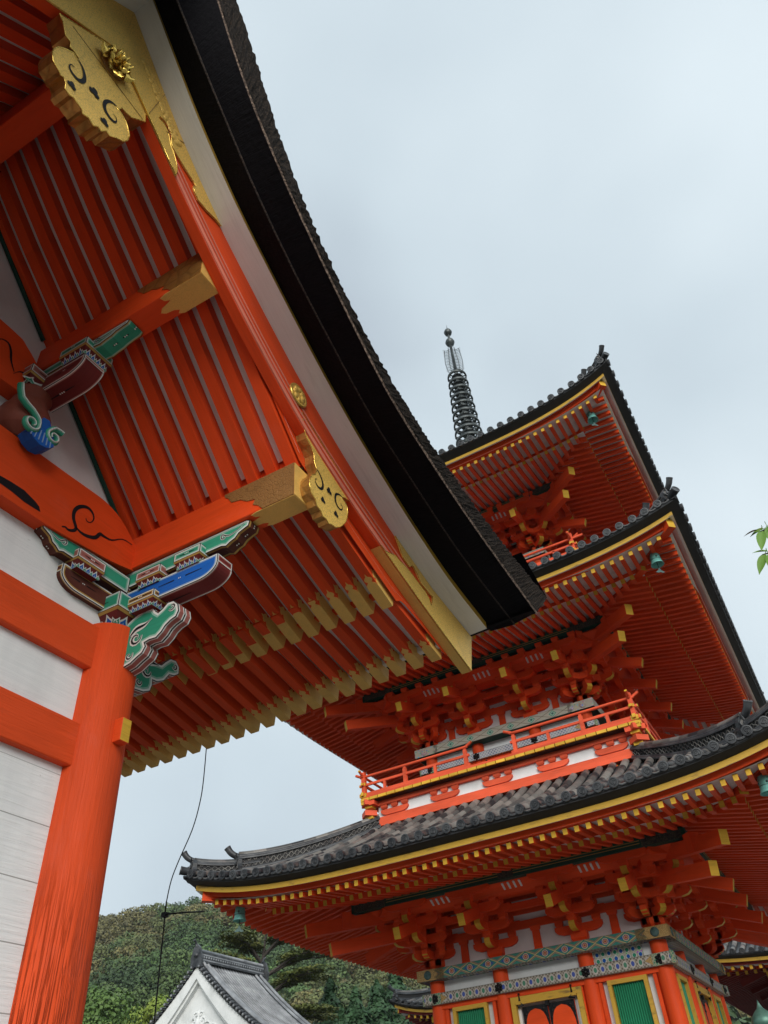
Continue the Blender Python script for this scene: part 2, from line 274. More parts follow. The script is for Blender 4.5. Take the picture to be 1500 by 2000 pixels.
    def lathe(s, prof, c, mat, n=16, ax=(0, 0, 1), ref=(1, 0, 0), sm=True):
        c, ax, a = Vector(c), Vector(ax).normalized(), Vector(ref); a = (a-ax*a.dot(ax)).normalized(); b = ax.cross(a)
        rows = [[c+ax*z+(a*math.cos(2*math.pi*k/n)+b*math.sin(2*math.pi*k/n))*r for k in range(n+1)] for r, z in prof]
        for i in range(len(rows)-1):
            m2 = mat[i] if isinstance(mat, (list, tuple)) else mat; r0 = max(prof[i][0], .02)
            for k in range(n):
                if prof[i][0] < 1e-5: pts = [rows[i][k], rows[i+1][k+1], rows[i+1][k]]
                elif prof[i+1][0] < 1e-5: pts = [rows[i][k], rows[i][k+1], rows[i+1][k]]
                else: pts = [rows[i][k], rows[i][k+1], rows[i+1][k+1], rows[i+1][k]]
                z0, z1 = prof[i][1], prof[i+1][1]
                s.face(pts, m2, [(z0, k*r0*.4), (z0, (k+1)*r0*.4), (z1, (k+1)*r0*.4), (z1, k*r0*.4)][:len(pts)], sm)
    def build(s, name, parent=None, merge=False, bevel=0, **tags):
        me = bpy.data.meshes.new(name); me.from_pydata(s.v, [], s.f)
        for x in s.mats: me.materials.append(MATS[x])
        me.polygons.foreach_set('material_index', s.mi); me.polygons.foreach_set('use_smooth', s.sm)
        ul = me.uv_layers.new(name='UVMap'); ul.data.foreach_set('uv', [c for q in s.uv for c in q])
        if merge or any(s.sm) or bevel:
            import bmesh
            b = bmesh.new(); b.from_mesh(me); bmesh.ops.remove_doubles(b, verts=b.verts, dist=.0004)
            if bevel:
                bmesh.ops.recalc_face_normals(b, faces=b.faces)
                ed = [e_ for e_ in b.edges if len(e_.link_faces) == 2 and e_.calc_face_angle(0) > .6]
                bmesh.ops.bevel(b, geom=ed, offset=bevel, segments=1, affect='EDGES', profile=.5, clamp_overlap=True)
            b.to_mesh(me); b.free()
        ob = bpy.data.objects.new(name, me); S.collection.objects.link(ob)
        if parent: ob.parent = parent
        for k, v in tags.items(): ob[k] = v
        return ob
def thing(name, loc, label, cat, group=None, rz=0):
    o = bpy.data.objects.new(name, None); S.collection.objects.link(o); o.location = loc; o.rotation_euler.z = rz; o.empty_display_size = .1
    o['label'] = label; o['category'] = cat
    if group: o['group'] = group
    return o
def tagit(o, label, cat, group=None):
    o['label'] = label; o['category'] = cat
    if group: o['group'] = group
    return o
V = Vector
def lerp(a, b, t): return a+(b-a)*t
def interp(pts, x):                          # smooth 1-D interpolation through points
    if x <= pts[0][0]: a, b = pts[0], pts[1]; return a[1]+(b[1]-a[1])/(b[0]-a[0])*(x-a[0])
    if x >= pts[-1][0]: a, b = pts[-2], pts[-1]; return b[1]+(b[1]-a[1])/(b[0]-a[0])*(x-b[0])
    for i in range(len(pts)-1):
        if x <= pts[i+1][0]:
            x0, y0 = pts[i]; x1, y1 = pts[i+1]; h = x1-x0; t = (x-x0)/h
            sl = lambda k: (pts[min(k+1, len(pts)-1)][1]-pts[max(k-1, 0)][1])/(pts[min(k+1, len(pts)-1)][0]-pts[max(k-1, 0)][0])
            m0, m1 = sl(i)*h, sl(i+1)*h
            return (2*t**3-3*t*t+1)*y0+(t**3-2*t*t+t)*m0+(3*t*t-2*t**3)*y1+(t**3-t*t)*m1

# ------------------------------------------------------------------ ground
g = MB('gravel'); g.face([(-3000, -3000, 0), (3000, -3000, 0), (3000, 3000, 0), (-3000, 3000, 0)], 'gravel', [(0, 0)]*4)
g.build('ground', kind='structure')
# ------------------------------------------------------------------ painted-timber helpers
def inset(poly, d):                          # mitred inward offset of a ccw 2-D polygon
    n_ = len(poly); A = sum(poly[i][0]*poly[(i+1) % n_][1]-poly[(i+1) % n_][0]*poly[i][1] for i in range(n_)); sg = 1 if A > 0 else -1; out = []
    for i in range(n_):
        p0, p1, p2 = V(poly[i-1]), V(poly[i]), V(poly[(i+1) % n_])
        e1 = (p1-p0).normalized(); e2 = (p2-p1).normalized(); n1 = V((-e1.y, e1.x))*sg; n2 = V((-e2.y, e2.x))*sg
        b = n1+n2; L = b.length
        b = n1 if L < 1e-6 else b/L
        out.append(tuple(p1+b*(d/max(.45, b.dot(n1)))))
    return out
def pface(mb, o, ax, ay, poly, fill, rings):  # a painted face: nested outlines round a fill
    o, ax, ay = V(o), V(ax), V(ay); cur = [tuple(p) for p in poly]; g3 = lambda q: o+ax*q[0]+ay*q[1]
    for d, mat in rings:
        nx_ = inset(cur, d)
        for i in range(len(cur)):
            j = (i+1) % len(cur); l = (V(cur[i])-V(cur[j])).length
            mb.face([g3(cur[i]), g3(cur[j]), g3(nx_[j]), g3(nx_[i])], mat, [(0, 0), (l, 0), (l, d), (0, d)])
        cur = nx_
    mb.face([g3(q) for q in cur], fill, [(q[0]*1.3, q[1]*1.3) for q in cur])
LIGHT = {'maroon': 'rosy', 'mint_green': 'mint_light', 'cobalt': 'pale_blue', 'brown_paint': 'outline_ochre', 'maroon_light': 'rosy'}
def rings(col, k=1.): return [(.005*k, 'ink_black'), (.009*k, 'outline_white'), (.011*k, LIGHT.get(col, 'outline_white'))]
def ribbon(mb, o, ax, ay, pts, wd, mat, lift):
    o, ax, ay = V(o), V(ax), V(ay); nrm = ax.cross(ay).normalized(); n_ = len(pts); A, B = [], []
    for i in range(n_):
        t = V(pts[min(i+1, n_-1)])-V(pts[max(i-1, 0)]); t = V((t.x, t.y)).normalized(); nn_ = V((-t.y, t.x)); wi = wd*(.25+.75*math.sin(math.pi*min(1, (i+.4)/(n_*.8))) if n_ > 3 else 1)
        A.append(V(pts[i])+nn_*wi/2); B.append(V(pts[i])-nn_*wi/2)
    for i in range(n_-1):
        mb.face([o+ax*p.x+ay*p.y+nrm*lift for p in (A[i], A[i+1], B[i+1], B[i])], mat, [(0, 0), (.1, 0), (.1, .05), (0, .05)])
def smooth(pts, k=5):
    P = [V(p) for p in pts]; out = []
    for i in range(len(P)-1):
        a, b, c, d = P[max(i-1, 0)], P[i], P[i+1], P[min(i+2, len(P)-1)]
        for j in range(k):
            t = j/k; out.append(tuple(.5*((2*b)+(c-a)*t+(2*a-5*b+4*c-d)*t*t+(3*b-a-3*c+d)*t**3)))
    return out+[tuple(P[-1])]
def disc(mb, o, ax, ay, c, r, mat, lift, n=8):
    o, ax, ay = V(o), V(ax), V(ay); nrm = ax.cross(ay).normalized(); q = o+ax*c[0]+ay*c[1]+nrm*lift
    mb.face([q+ax*r*math.cos(2*math.pi*i/n)+ay*r*math.sin(2*math.pi*i/n) for i in range(n)], mat, [(0, 0)]*n)
def motif(mb, o, ax, ay, c, L, dots=3, wd=.012):
    c = V(c); b = wd/2
    for s0, s1 in ((-.5, -.13), (.13, .5)):
        o_, a_, y_ = V(o), V(ax), V(ay); nrm = a_.cross(y_).normalized()*.0022
        mb.face([o_+a_*(c.x+s0*L)+y_*(c.y-b*(.4 if s0 < 0 else 1))+nrm, o_+a_*(c.x+s1*L)+y_*(c.y-b*(1 if s0 < 0 else .4))+nrm, o_+a_*(c.x+s1*L)+y_*(c.y+b*(1 if s0 < 0 else .4))+nrm, o_+a_*(c.x+s0*L)+y_*(c.y+b*(.4 if s0 < 0 else 1))+nrm], 'ink_black', [(0, 0)]*4)
    for i in range(dots): disc(mb, o, ax, ay, (c.x+(i-(dots-1)/2)*wd*1.5, c.y), wd*.5, 'white_dot', .0035)
def petal(mb, o, ax, ay, cx_, base, wd, h, col, lift):
    shp = [(-.5, 0), (-.42, .35), (-.2, .6), (0, 1), (.2, .6), (.42, .35), (.5, 0)]
    for k, mat, lf in ((1., 'outline_white', 0), (.72, col, .0012), (.36, 'pale_blue' if col == 'cobalt' else 'mint_light', .0024)):
        o_, a_, y_ = V(o), V(ax), V(ay); nrm = a_.cross(y_).normalized()
        mb.face([o_+a_*(cx_+x*wd*k)+y_*(base+y*h*k)+nrm*(lift+lf) for x, y in shp][::-1], mat, [(0, 0)]*7)
def masu(mb, c, w, d, z0, z1, col, split=.45, tp=.74, npet=3, petals=True):    # bearing block: tapered lotus foot, framed top
    cx_, cy_ = c; zm = z0+(z1-z0)*split
    for (ax, ay, hw, hd) in (((1, 0, 0), (0, -1, 0), w/2, d/2), ((0, 1, 0), (1, 0, 0), d/2, w/2), ((-1, 0, 0), (0, 1, 0), w/2, d/2), ((0, -1, 0), (-1, 0, 0), d/2, w/2)):
        ax, nrm = V(ax), V(ay); C0 = V((cx_, cy_, 0))+nrm*hd
        pface(mb, C0+V((0, 0, zm+.001)), ax, (0, 0, 1), [(-hw, 0), (hw, 0), (hw, z1-zm), (-hw, z1-zm)], col, rings(col, .9))
        motif(mb, C0+V((0, 0, zm)), ax, (0, 0, 1), (0, (z1-zm)*.5), hw*1.1, 3, .010)
        low = V((cx_, cy_, z0))+nrm*hd*tp; dn = (C0+V((0, 0, zm))-low); sl = dn.length; ay2 = dn.normalized()
        pol = [(-hw*tp, 0), (hw*tp, 0), (hw, sl), (-hw, sl)]; pface(mb, low, ax, ay2, pol, 'maroon', [(.002, 'maroon')])
        mb.face([low+ax*x+ay2*y+nrm*.002 for x, y in [(-hw*.975, sl*.78), (hw*.975, sl*.78), (hw*.99, sl*.98), (-hw*.99, sl*.98)]], 'outline_ochre', [(0, 0)]*4)
        if petals:
            pw = 2*hw*tp/npet
            for i in range(npet): petal(mb, low, ax, ay2, -hw*tp+pw*(i+.5), .001, pw*.92, sl*.72, 'cobalt', .003)
            for i in range(npet+1): petal(mb, low, ax, ay2, -hw*tp+pw*i*.98, .001, pw*.6, sl*.45, 'mint_green', .0065)
    mb.face([(cx_-w/2*tp, cy_-d/2*tp, z0), (cx_-w/2*tp, cy_+d/2*tp, z0), (cx_+w/2*tp, cy_+d/2*tp, z0), (cx_+w/2*tp, cy_-d/2*tp, z0)], 'maroon', [(0, 0)]*4)
def hijiki(mb, p0, dr, L, wd, h, side, under, curve=.60):      # bracket arm with a rounded end: p0 = top at its root
    p0, dr = V(p0), V(dr); sd_ = V((-dr.y, dr.x, 0)); R_ = h*curve; arc = []
    for i in range(9):
        t = i/8*math.pi/2; arc.append((L-R_*1.6+R_*1.6*math.sin(t), -h+R_*(1-math.cos(t))))
    prof = [(0, 0), (0, -h)]+arc+[(L, 0)]
    for s_ in (1, -1):
        o = p0+sd_*s_*wd/2; pol = prof if s_ < 0 else prof
        pface(mb, o, dr, (0, 0, 1), pol, side, rings(side))
        motif(mb, o+sd_*s_*.0001, dr*(-s_), (0, 0, 1), (-s_*L*.62, -h*.45), L*.45, 2, .010)
    und = [(0, -h)]+arc; off = [0, .0045, .012, .020, wd-.020, wd-.012, wd-.0045, wd]; mt_ = ['ink_black', 'outline_white', LIGHT[under], under, LIGHT[under], 'outline_white', 'ink_black']
    mb.loft([[p0+dr*x+V((0, 0, z))-sd_*(wd/2-o_) for x, z in und] for o_ in off], mt_)
    pface(mb, p0+dr*L-sd_*wd/2, sd_, (0, 0, 1), [(0, 0), (wd, 0), (wd, arc[-1][1]), (0, arc[-1][1])], under, rings(under, .8))
    o_ = p0+dr*L*.42+V((0, 0, -h-.0012)); motif(mb, o_, dr, -sd_, (0, 0), L*.5, 3, .013)
def scroll_arm(mb, p0, dr, L, wd, h, endlen=.22, fill='mint_green', under='brown_paint'):     # long bracket under a purlin, cloud-cut end
    p0, dr = V(p0), V(dr); sd_ = V((-dr.y, dr.x, 0)); e_ = L-endlen
    cut = [(e_, -h), (e_+endlen*.18, -h*1.12), (e_+endlen*.34, -h*.95), (e_+endlen*.5, -h*.86), (e_+endlen*.62, -h*.62), (e_+endlen*.8, -h*.5), (e_+endlen*.95, -h*.42), (L, -h*.12), (L-.03, 0)]
    prof = [(0, 0), (0, -h)]+cut
    for s_ in (1, -1):
        o = p0+sd_*s_*wd/2; pface(mb, o, dr, (0, 0, 1), prof, fill, rings(fill, 1.25))
        sp = [(L-.05, -.025), (e_+endlen*.55, -h*.42), (e_+endlen*.25, -h*.52)]+[(e_+endlen*.1+.030*(1-t/9)*math.cos(2.2+t*.85), -h*.45+.030*(1-t/9)*math.sin(2.2+t*.85)) for t in range(7)]
        if s_ > 0: o2, a2, sp2 = o, -dr, [(-x, y) for x, y in sp]
        else: o2, a2, sp2 = o, dr, sp
        ribbon(mb, o2, a2, (0, 0, 1), smooth(sp2, 3), .022, 'outline_white', .002); ribbon(mb, o2, a2, (0, 0, 1), smooth(sp2, 3), .009, 'ink_black', .0035)
    off = [0, .0045, .012, .022, wd/2-.012, wd/2+.012, wd-.022, wd-.012, wd-.0045, wd]
    mb.loft([[p0+dr*x+V((0, 0, z))-sd_*(wd/2-o_) for x, z in prof[1:]] for o_ in off], ['ink_black', 'outline_ochre', LIGHT[under] if under != 'brown_paint' else 'outline_ochre', under, under, under, LIGHT[under] if under != 'brown_paint' else 'outline_ochre', 'outline_ochre', 'ink_black'])
    for i in range(3): # black groove with dots on the cut end
        x0, z0 = cut[2+i*2]; x1, z1 = cut[3+i*2]; a = p0+dr*x0+V((0, 0, z0-.002)); b = p0+dr*x1+V((0, 0, z1-.002)); t = (b-a).normalized(); q = sd_.cross(t)
        motif(mb, (a+b)/2+V((0, 0, -.001)), t, -sd_, (0, 0), (b-a).length*.95, 2, .012)

# ------------------------------------------------------------------ the gate (near building, upper left)
GX = -4.1; RY = 1.04
gate = thing('temple_gate', (GX, RY, 0), 'near vermilion gate hall with white board wall, gilt bargeboard and thick bark roof', 'gate building')
Tg = Matrix.Translation((-GX, -RY, 0))
mir = Matrix(((1, 0, 0, 0), (0, -1, 0, 2*RY), (0, 0, 1, 0), (0, 0, 0, 1)))
def about_eye(k): return Matrix.Translation((0, 0, 1.6)) @ Matrix.Scale(k, 4) @ Matrix.Translation((0, 0, -1.6))
VG = about_eye(.9725); PG = about_eye(1.022)             # size corrections of the verge assembly and of the large pendant
def gm(*a, flip=False, K=I4): mb = MB(*a); mb.T = Tg @ K @ mir if flip else Tg @ K; return mb
FB = [(1.04, 8.03), (1.4, 7.72), (1.78, 7.36), (2.09, 7.09), (2.40, 6.84), (2.83, 6.53), (3.44, 6.16), (4.15, 5.87), (4.70, 5.70), (5.5, 5.48), (6.33, 5.285)]
FT = [(1.04, 8.88), (1.38, 8.43), (1.71, 8.02), (2.0, 7.72), (2.29, 7.46), (2.8, 7.10), (3.245, 6.81), (3.55, 6.63), (4.0, 6.40), (4.56, 6.17), (4.93, 6.04), (5.6, 5.86), (6.486, 5.75)]
S1 = [(1.04, 8.68), (1.38, 8.27), (1.76, 7.84), (2.18, 7.40), (2.7, 6.98), (3.33, 6.59), (3.83, 6.33), (4.55, 6.12), (5.35, 5.93), (6.63, 5.815)]
S2 = [(1.04, 8.98), (1.27, 8.66), (1.48, 8.26), (1.82, 7.74), (2.4, 7.14), (3.33, 6.46), (3.78, 6.24), (4.57, 6.06), (5.18, 5.97), (5.8, 5.91), (6.6, 5.843)]
TP = [(1.04, 9.95), (1.48, 9.26), (1.71, 8.83), (2.09, 8.05), (2.52, 7.42), (3.08, 6.92), (3.54, 6.66), (4.28, 6.44), (5.0, 6.37), (6.0, 6.33), (7.27, 6.41)]
XB, X1, X2, X3 = -2.365, -2.16, -1.93, -1.677
def crv(T_, x, y0, y1, n_=60, dz=0, jit=0):
    return [(x, y0+(y1-y0)*i/n_, interp(T_, y0+(y1-y0)*i/n_)+dz+(random.uniform(-jit, jit) if jit else 0)) for i in range(n_+1)]
ub = interp
for flip in (False, True):
    mb = gm(flip=flip, K=VG)
    mb.loft([crv(FT, XB, RY, 6.47), crv(FB, XB, RY, 6.33)], ['vermilion'])
    mb.loft([crv(FB, XB, RY, 6.33), crv(FB, XB, RY, 6.33, dz=.0), crv(FB, XB-.085, RY, 6.30)], [None, 'vermilion'])
    mb.loft([crv(FB, XB-.085, RY, 6.30), crv(FT, XB-.085, RY, 6.45)], ['vermilion'])
    mb.face([(XB, 6.47, 5.75), (XB, 6.33, 5.285), (XB-.085, 6.30, 5.293), (XB-.085, 6.45, 5.75)], 'gilt_plain', [(0, 0), (0, .4), (.08, .4), (.08, 0)])
    for dz, wd_, th, mt_ in ((.012, .055, .012, 'pale_red_edge'), (.115, .03, .008, 'pale_red_edge'), (.20, .022, .006, 'pale_red_edge')):  # pale pink strips paint the lit look of the mouldings
        mb.loft([crv(FB, XB, RY, 5.2, dz=dz), crv(FB, XB+th, RY, 5.2, dz=dz), crv(FB, XB+th, RY, 5.2, dz=dz+wd_), crv(FB, XB, RY, 5.2, dz=dz+wd_)], mt_)
    bb = mb.build('bargeboard', gate, label='vermilion gable board with mouldings painted a lit pink' if not flip else 'vermilion gable board on the far slope')
    mb = gm(flip=flip, K=VG)
    mb.loft([crv(FT, XB-.35, RY, 6.47), crv(FT, X1, RY, 6.44)], ['white_board'])
    mb.loft([crv(FT, X1, RY, 6.44), crv(FT, X1, RY, 6.44, dz=.075), crv(FT, XB-.35, RY, 6.44, dz=.075)], ['yellow_fascia', 'white_board'])
    mb.face([(XB-.35, 6.47, 5.755), (X1, 6.44, 5.76), (X1, 6.44, 5.835), (XB-.35, 6.47, 5.83)], 'yellow_fascia', [(0, 0), (.5, 0), (.5, .07), (0, .07)])
    mb.build('verge_board', gate, label='white board with a yellow edge under the bark roof')
    mb = gm(flip=flip, K=VG); N_ = 420
    mb.loft([crv(FT, X1-.02, RY, 6.6, N_, dz=.078), crv(S1, X2, RY, 6.63, N_, jit=.002)], ['bark_dark'])
    mb.loft([crv(S1, X2, RY, 6.63, N_, dz=-.006), crv(S1, X2+.010, RY, 6.63, N_, dz=-.004, jit=.004), crv(S1, X2+.012, RY, 6.63, N_, dz=.012)], ['bark_seam', 'bark_seam'])
    mb.loft([crv(S1, X2+.005, RY, 6.63, N_, dz=.006), crv(S2, X3, RY, 6.6, N_, jit=.002)], ['bark_dark'])
    mb.loft([crv(S2, X3+.001, RY, 6.62, N_, dz=-.004), crv(S2, X3+.012, RY, 6.62, N_, dz=.018, jit=.006)], ['bark_edge_light'])
    rows = []
    for k in range(5):
        t = k/4; row = []
        for i in range(N_+1):
            u = i/N_; ya = RY+u*(6.62-RY); yb = RY+u*(7.27-RY); za = ub(S2, ya)+.016; zb = ub(TP, yb)
            y = lerp(ya, yb, t); z = lerp(za, zb, t); d_ = noise.noise(V((y*25, z*25, 3)))*.010+random.uniform(-.008, .008)
            row.append((X3+.012-.015*t+d_, y+random.uniform(-.004, .004), z+(random.uniform(-.009, .008) if k == 4 else 0)))
        rows.append(row)
    mb.loft(rows, ['bark_edge']*4)
    top = rows[-1]
    mb.loft([top, [(x-.06, y-.02, z+.03) for x, y, z in top], [(x-.7, y+.0, z+.16) for x, y, z in top], [(-9.5, y, z+.16) for x, y, z in top]], ['bark_edge', 'bark_dark', 'bark_dark'])
    # eave edge running back along the roof
    xs = [X3-(X3+9.5)*i/60 for i in range(61)]; off_ = lambda x: -.11*min(1, max(0, (-2.30-x)/2.3))**.9
    eav = lambda y, z, j=0: [(x, y+random.uniform(-j, j), z+off_(x)+random.uniform(-j, j)) for x in xs]
    xi = [-2.46-(9.5-2.46)*i/50 for i in range(51)]; ei = lambda y, z: [(x, y, z+off_(x)) for x in xi]
    mb.loft([ei(5.85, 5.56), ei(6.50, 5.79)], 'bark_dark')
    mb.loft([eav(6.47, 5.80), eav(6.60, 5.835), eav(6.64, 5.90, .004), eav(7.25, 6.40, .008), [(x, 6.6, 6.62+off_(x)) for x in xs]], ['bark_dark', 'bark_edge_light', 'bark_edge', 'bark_dark'])
    pass
    mb.build('bark_roof', gate, label='thick dark cypress-bark roof with a ragged brown edge' if not flip else 'bark roof of the far slope')
# ridge cap
mb = gm(); mb.box((-5.9, RY, 9.80), (7.8, .5, .5), 'dark_tile'); mb.box((-5.9, RY, 10.10), (8.0, .62, .12), 'dark_tile'); mb.build('roof_ridge', gate)

# soffit boards above the rafters
def yz(pts, x0, x1, dz, mat, mb): mb.loft([[(x0, y, z+dz) for y, z in pts], [(x1, y, z+dz) for y, z in pts]], [mat])
RA = [(1.04, 8.30), (1.7, 7.58), (2.30, 6.98), (3.45, 5.74)]; RC = [(3.56, 5.716), (4.89, 5.262)]; RD = [(4.55, 5.40), (5.78, 5.185)]
for flip in (False, True):
    mb = gm(flip=flip)
    yz(RA, -2.385, -9.4, .132, 'white_board', mb); yz([(3.50, 5.88), (4.89, 5.39)], -2.385, -9.4, 0, 'white_board', mb)
    mb.loft([[(x, 4.80, 5.42+rs) for x, rs in [(-2.385, .0), (-9.4, -.1)]], [(x, 5.74, 5.33+rs) for x, rs in [(-2.385, .0), (-9.4, -.11)]], [(x, 5.74, 5.42+rs) for x, rs in [(-2.385, .0), (-9.4, -.11)]]], ['white_board', 'white_board'])
    mb.build('soffit_boards', gate)
for flip in (False, True):
    mb = gm(flip=flip); LV_ = RA+[(3.56, 5.70), (4.89, 5.262), (5.0, 5.33), (5.78, 5.185)]
    ys_ = [1.04+(5.85-1.04)*i/60 for i in range(61)]
    def lin(pts, y):
        for (a, b), (c, d) in zip(pts[:-1], pts[1:]):
            if y <= c: return b+(d-b)*(y-a)/(c-a)
        return pts[-1][1]
    mb.loft([[(-2.3865, y, lin(LV_, y)+.045) for y in ys_], [(-2.3865, y, max(lin(LV_, y)+.3, interp(FB, y)+.1)) for y in ys_]], 'vermilion'); mb.build('inner_verge_board', gate)
def cap(mb, p0, p1, wd, h, L):                 # gilt sleeve with flame-cut tongues at a rafter's end
    p0, p1 = V(p0), V(p1); d = (p1-p0).normalized(); a = p1-d*L; sdv = V((1, 0, 0)); nz = sdv.cross(d); e_ = .004
    mb.beam(a, p1+d*e_, wd+2*e_, h+2*e_, 'gilt_plain', upv=(0, 0, 1))
    tongue = [(-.48, 0), (-.47, .020), (-.24, .040), (-.20, .050), (-.36, .062), (-.38, .080), (-.24, .096), (-.10, .102), (0, .135), (.10, .102), (.24, .096), (.38, .080), (.36, .062), (.20, .050), (.24, .040), (.47, .020), (.48, 0)]
    dn = -nz if nz.z > 0 else nz; up_ = -dn
    c = a+dn*(h/2+e_)
    mb.prism([(x*wd, y) for x, y in tongue], c, sdv, -d, dn*-.004, 'gilt_plain')
    for s_ in (1, -1):
        c = a+sdv*s_*(wd/2+e_)+up_*0; mb.prism([(x*h, y*.9) for x, y in tongue], c, up_, -d, sdv*-s_*.004, 'gilt_plain')
    mb.face([p1+d*(e_+.0015)+sdv*wd*.42+up_*h*.40, p1+d*(e_+.0015)-sdv*wd*.42+up_*h*.40, p1+d*(e_+.0015)-sdv*wd*.42-up_*h*.40, p1+d*(e_+.0015)+sdv*wd*.42-up_*h*.40], 'gilt_brown', [(0, 0)]*4)
RW, RH = .092, .125
def rz(x): return .012*0-.11*min(1, max(0, (-2.42-x)/2.2))**.8
for flip in (False, True):
    for k in range(10):
        x = -2.405-.178*k-RW/2; mb = gm(flip=flip)
        for (a, b) in zip(RA[:-1], RA[1:]): mb.beam((x, a[0], a[1]), (x, b[0]+.0, b[1]), RW, RH, 'vermilion', at='b', ext=.003)
        mb.build('rafter', gate)
def eave_pair(x, mbC, mbD, mcC, mcD):
    a, b = V((x, RC[0][0], RC[0][1]+RH/2)), V((x, RC[1][0], RC[1][1]+RH/2)); mbC.beam(a, b, RW, RH, 'vermilion'); cap(mcC, a, b, RW, RH, .25)
    q = rz(x); a, b = V((x, RD[0][0], RD[0][1]+RH/2+q*.8)), V((x, RD[1][0], RD[1][1]+RH/2+q)); mbD.beam(a, b, RW*.96, RH*.96, 'vermilion'); cap(mcD, a, b, RW*.96, RH*.96, .19)
for k in range(24):
    x = -2.42-.186*k-RW/2; b1_, b2_, c1_, c2_ = gm(), gm(), gm(), gm(); eave_pair(x, b1_, b2_, c1_, c2_)
    r1_ = b1_.build('rafter', gate); c1_.build('gilt_cap', r1_); r3_ = b2_.build('flying_rafter', gate); c2_.build('gilt_cap', r3_)
mb = gm(); mc = gm()
for k in range(24, 36): eave_pair(-2.42-.186*k-RW/2, mb, mb, mb, mb)
mb.build('rear_rafters', gate, kind='stuff')
mb = gm(flip=True)
for k in range(36): eave_pair(-2.42-.186*k-RW/2, mb, mb, mb, mb)
mb.build('far_side_rafters', gate, kind='stuff')
mb = gm(); mb.box((-5.9, 3.51, 5.83), (6.9, .08, .30), 'vermilion'); mb.box((-5.9, 2.36, 7.05), (7.0, .08, .16), 'vermilion'); mb.build('infill_board', gate)
# battens on rafter ends
mb = gm(); mb.box((-5.9, 4.84, 5.41), (7.0, .07, .05), 'vermilion'); mb.box((-5.9, 5.70, 5.29), (7.0, .06, .05), 'white_board'); mb.build('eave_batten', gate)
# purlins
def gilt_end(mb, x0, x1, y0, y1, z0, z1, L=.30, side='gilt_brown', bot='gilt', face=-1):
    e_ = .006; xs_ = x1-L
    # bottom plate with a flame-cut inner edge, and a plate on the side
    t_ = [(xs_, 0), (xs_-.05, .05), (xs_-.035, .22), (xs_+.01, .30), (xs_-.04, .36), (xs_-.10, .42), (xs_-.13, .55), (xs_-.10, .66), (xs_-.03, .70), (xs_+.01, .80), (xs_-.02, .9), (xs_+.02, 1), (x1, 1), (x1, 0)]
    wy = y1-y0; mb.prism([(a, b) for a, b in [(p[0], y0+p[1]*wy) for p in t_]][::-1], (0, 0, z0-e_), (1, 0, 0), (0, 1, 0), (0, 0, e_), bot)
    h = z1-z0; yy = y0 if face < 0 else y1
    t2 = [(xs_+.06, 0), (xs_+.02, .16), (xs_-.03, .26), (xs_-.01, .40), (xs_-.09, .46), (xs_-.15, .60), (xs_-.24, .66), (xs_-.27, .82), (xs_-.31, .93), (xs_-.31, 1), (x1, 1), (x1, 0)]
    mb.prism([(a, z0+b*h) for a, b in t2], (0, yy+face*e_, 0), (1, 0, 0), (0, 0, 1), (0, -face*e_, 0), side)
def purlin(y0, y1, z0, z1, x1, face, L, botm, sidem, lab=None):
    mb = gm(); mb.box(((x1-9.4)/2, (y0+y1)/2, (z0+z1)/2), (x1+9.4, y1-y0, z1-z0), 'vermilion'); p = mb.build('purlin', gate, bevel=.006)
    if lab: p['label'] = lab
    mb = gm(); gilt_end(mb, 0, x1-.001, y0, y1, z0, z1, L, sidem, botm, face); mb.box((x1+.002, (y0+y1)/2, (z0+z1)/2), (.004, y1-y0, z1-z0), 'gilt_plain'); mb.build('gilt_cap', p); return p
purlin(3.392, 3.580, 5.400, 5.720, -2.39, -1, .34, 'gilt_plain', 'gilt_brown')
purlin(2.195, 2.395, 6.674, 6.975, -2.39, -1, .34, 'gilt_plain', 'gilt_side')
purlin(.94, 1.14, 7.86, 8.18, -2.39, -1, .34, 'gilt_side', 'gilt_side')
purlin(-.315, -.115, 6.674, 6.975, -2.39, 1, .34, 'gilt_side', 'gilt_side')
purlin(2*RY-3.58, 2*RY-3.392, 5.400, 5.720, -2.39, 1, .34, 'gilt_side', 'gilt_side')

# walls, pillars, beams
def pillar(x, y, h=4.85, lab=None):
    mb = gm('pillar_vermilion'); prof = [(.232, 0), (.232, 1), (.230, 2.4), (.228, 3.6), (.226, h-.012), (.216, h)]; mb.lathe(prof, (x, y, 0), 'pillar_vermilion', 40)
    for i in range(len(mb.uv)): pass
    mb.lathe([(0, h), (.216, h)], (x, y, 0), 'vermilion', 40)
    # uv: length along z, v = radial height proxy -> store true height in v for the weathering of the foot
    k = 0; nuv = []
    for f in mb.f:
        for vi in f:
            p = V(mb.v[vi])-V((x-GX, y-RY, 0)); nuv.append((p.z*.8, math.atan2(p.y, p.x)*.24+1.2+0*k)); k += 1
    mb.uv = nuv; o = mb.build('pillar', gate)
    if lab: o['label'] = lab
    return o
P0 = pillar(-4.1, 3.45, lab='round corner pillar with deep weathering cracks')
pillar(-4.1, 2*RY-3.43); pillar(-6.6, 3.43); pillar(-9.1, 3.43); pillar(-9.1, 2*RY-3.43)
mb = gm(); mb.box((-3.875, 3.47, 4.03), (.14, .085, .165), 'pillar_vermilion', end='yellow_end', ends=(1,)); mb.build('tenon_end', P0, bevel=.004)
wl = [(2*RY-3.4, 0), (3.4, 0), (3.4, 5.55), (2*RY-3.4, 5.55)]
mb = gm(); A_ = [(-4.06, y, z) for y, z in wl]; mb.face(A_, 'wall_boards', [(y, z) for y, z in wl]); mb.face([(-4.16, y, z) for y, z in wl][::-1], 'wall_boards', [(y, z) for y, z in wl][::-1]); mb.build('board_wall', gate, label='white painted board wall with weathered grain')
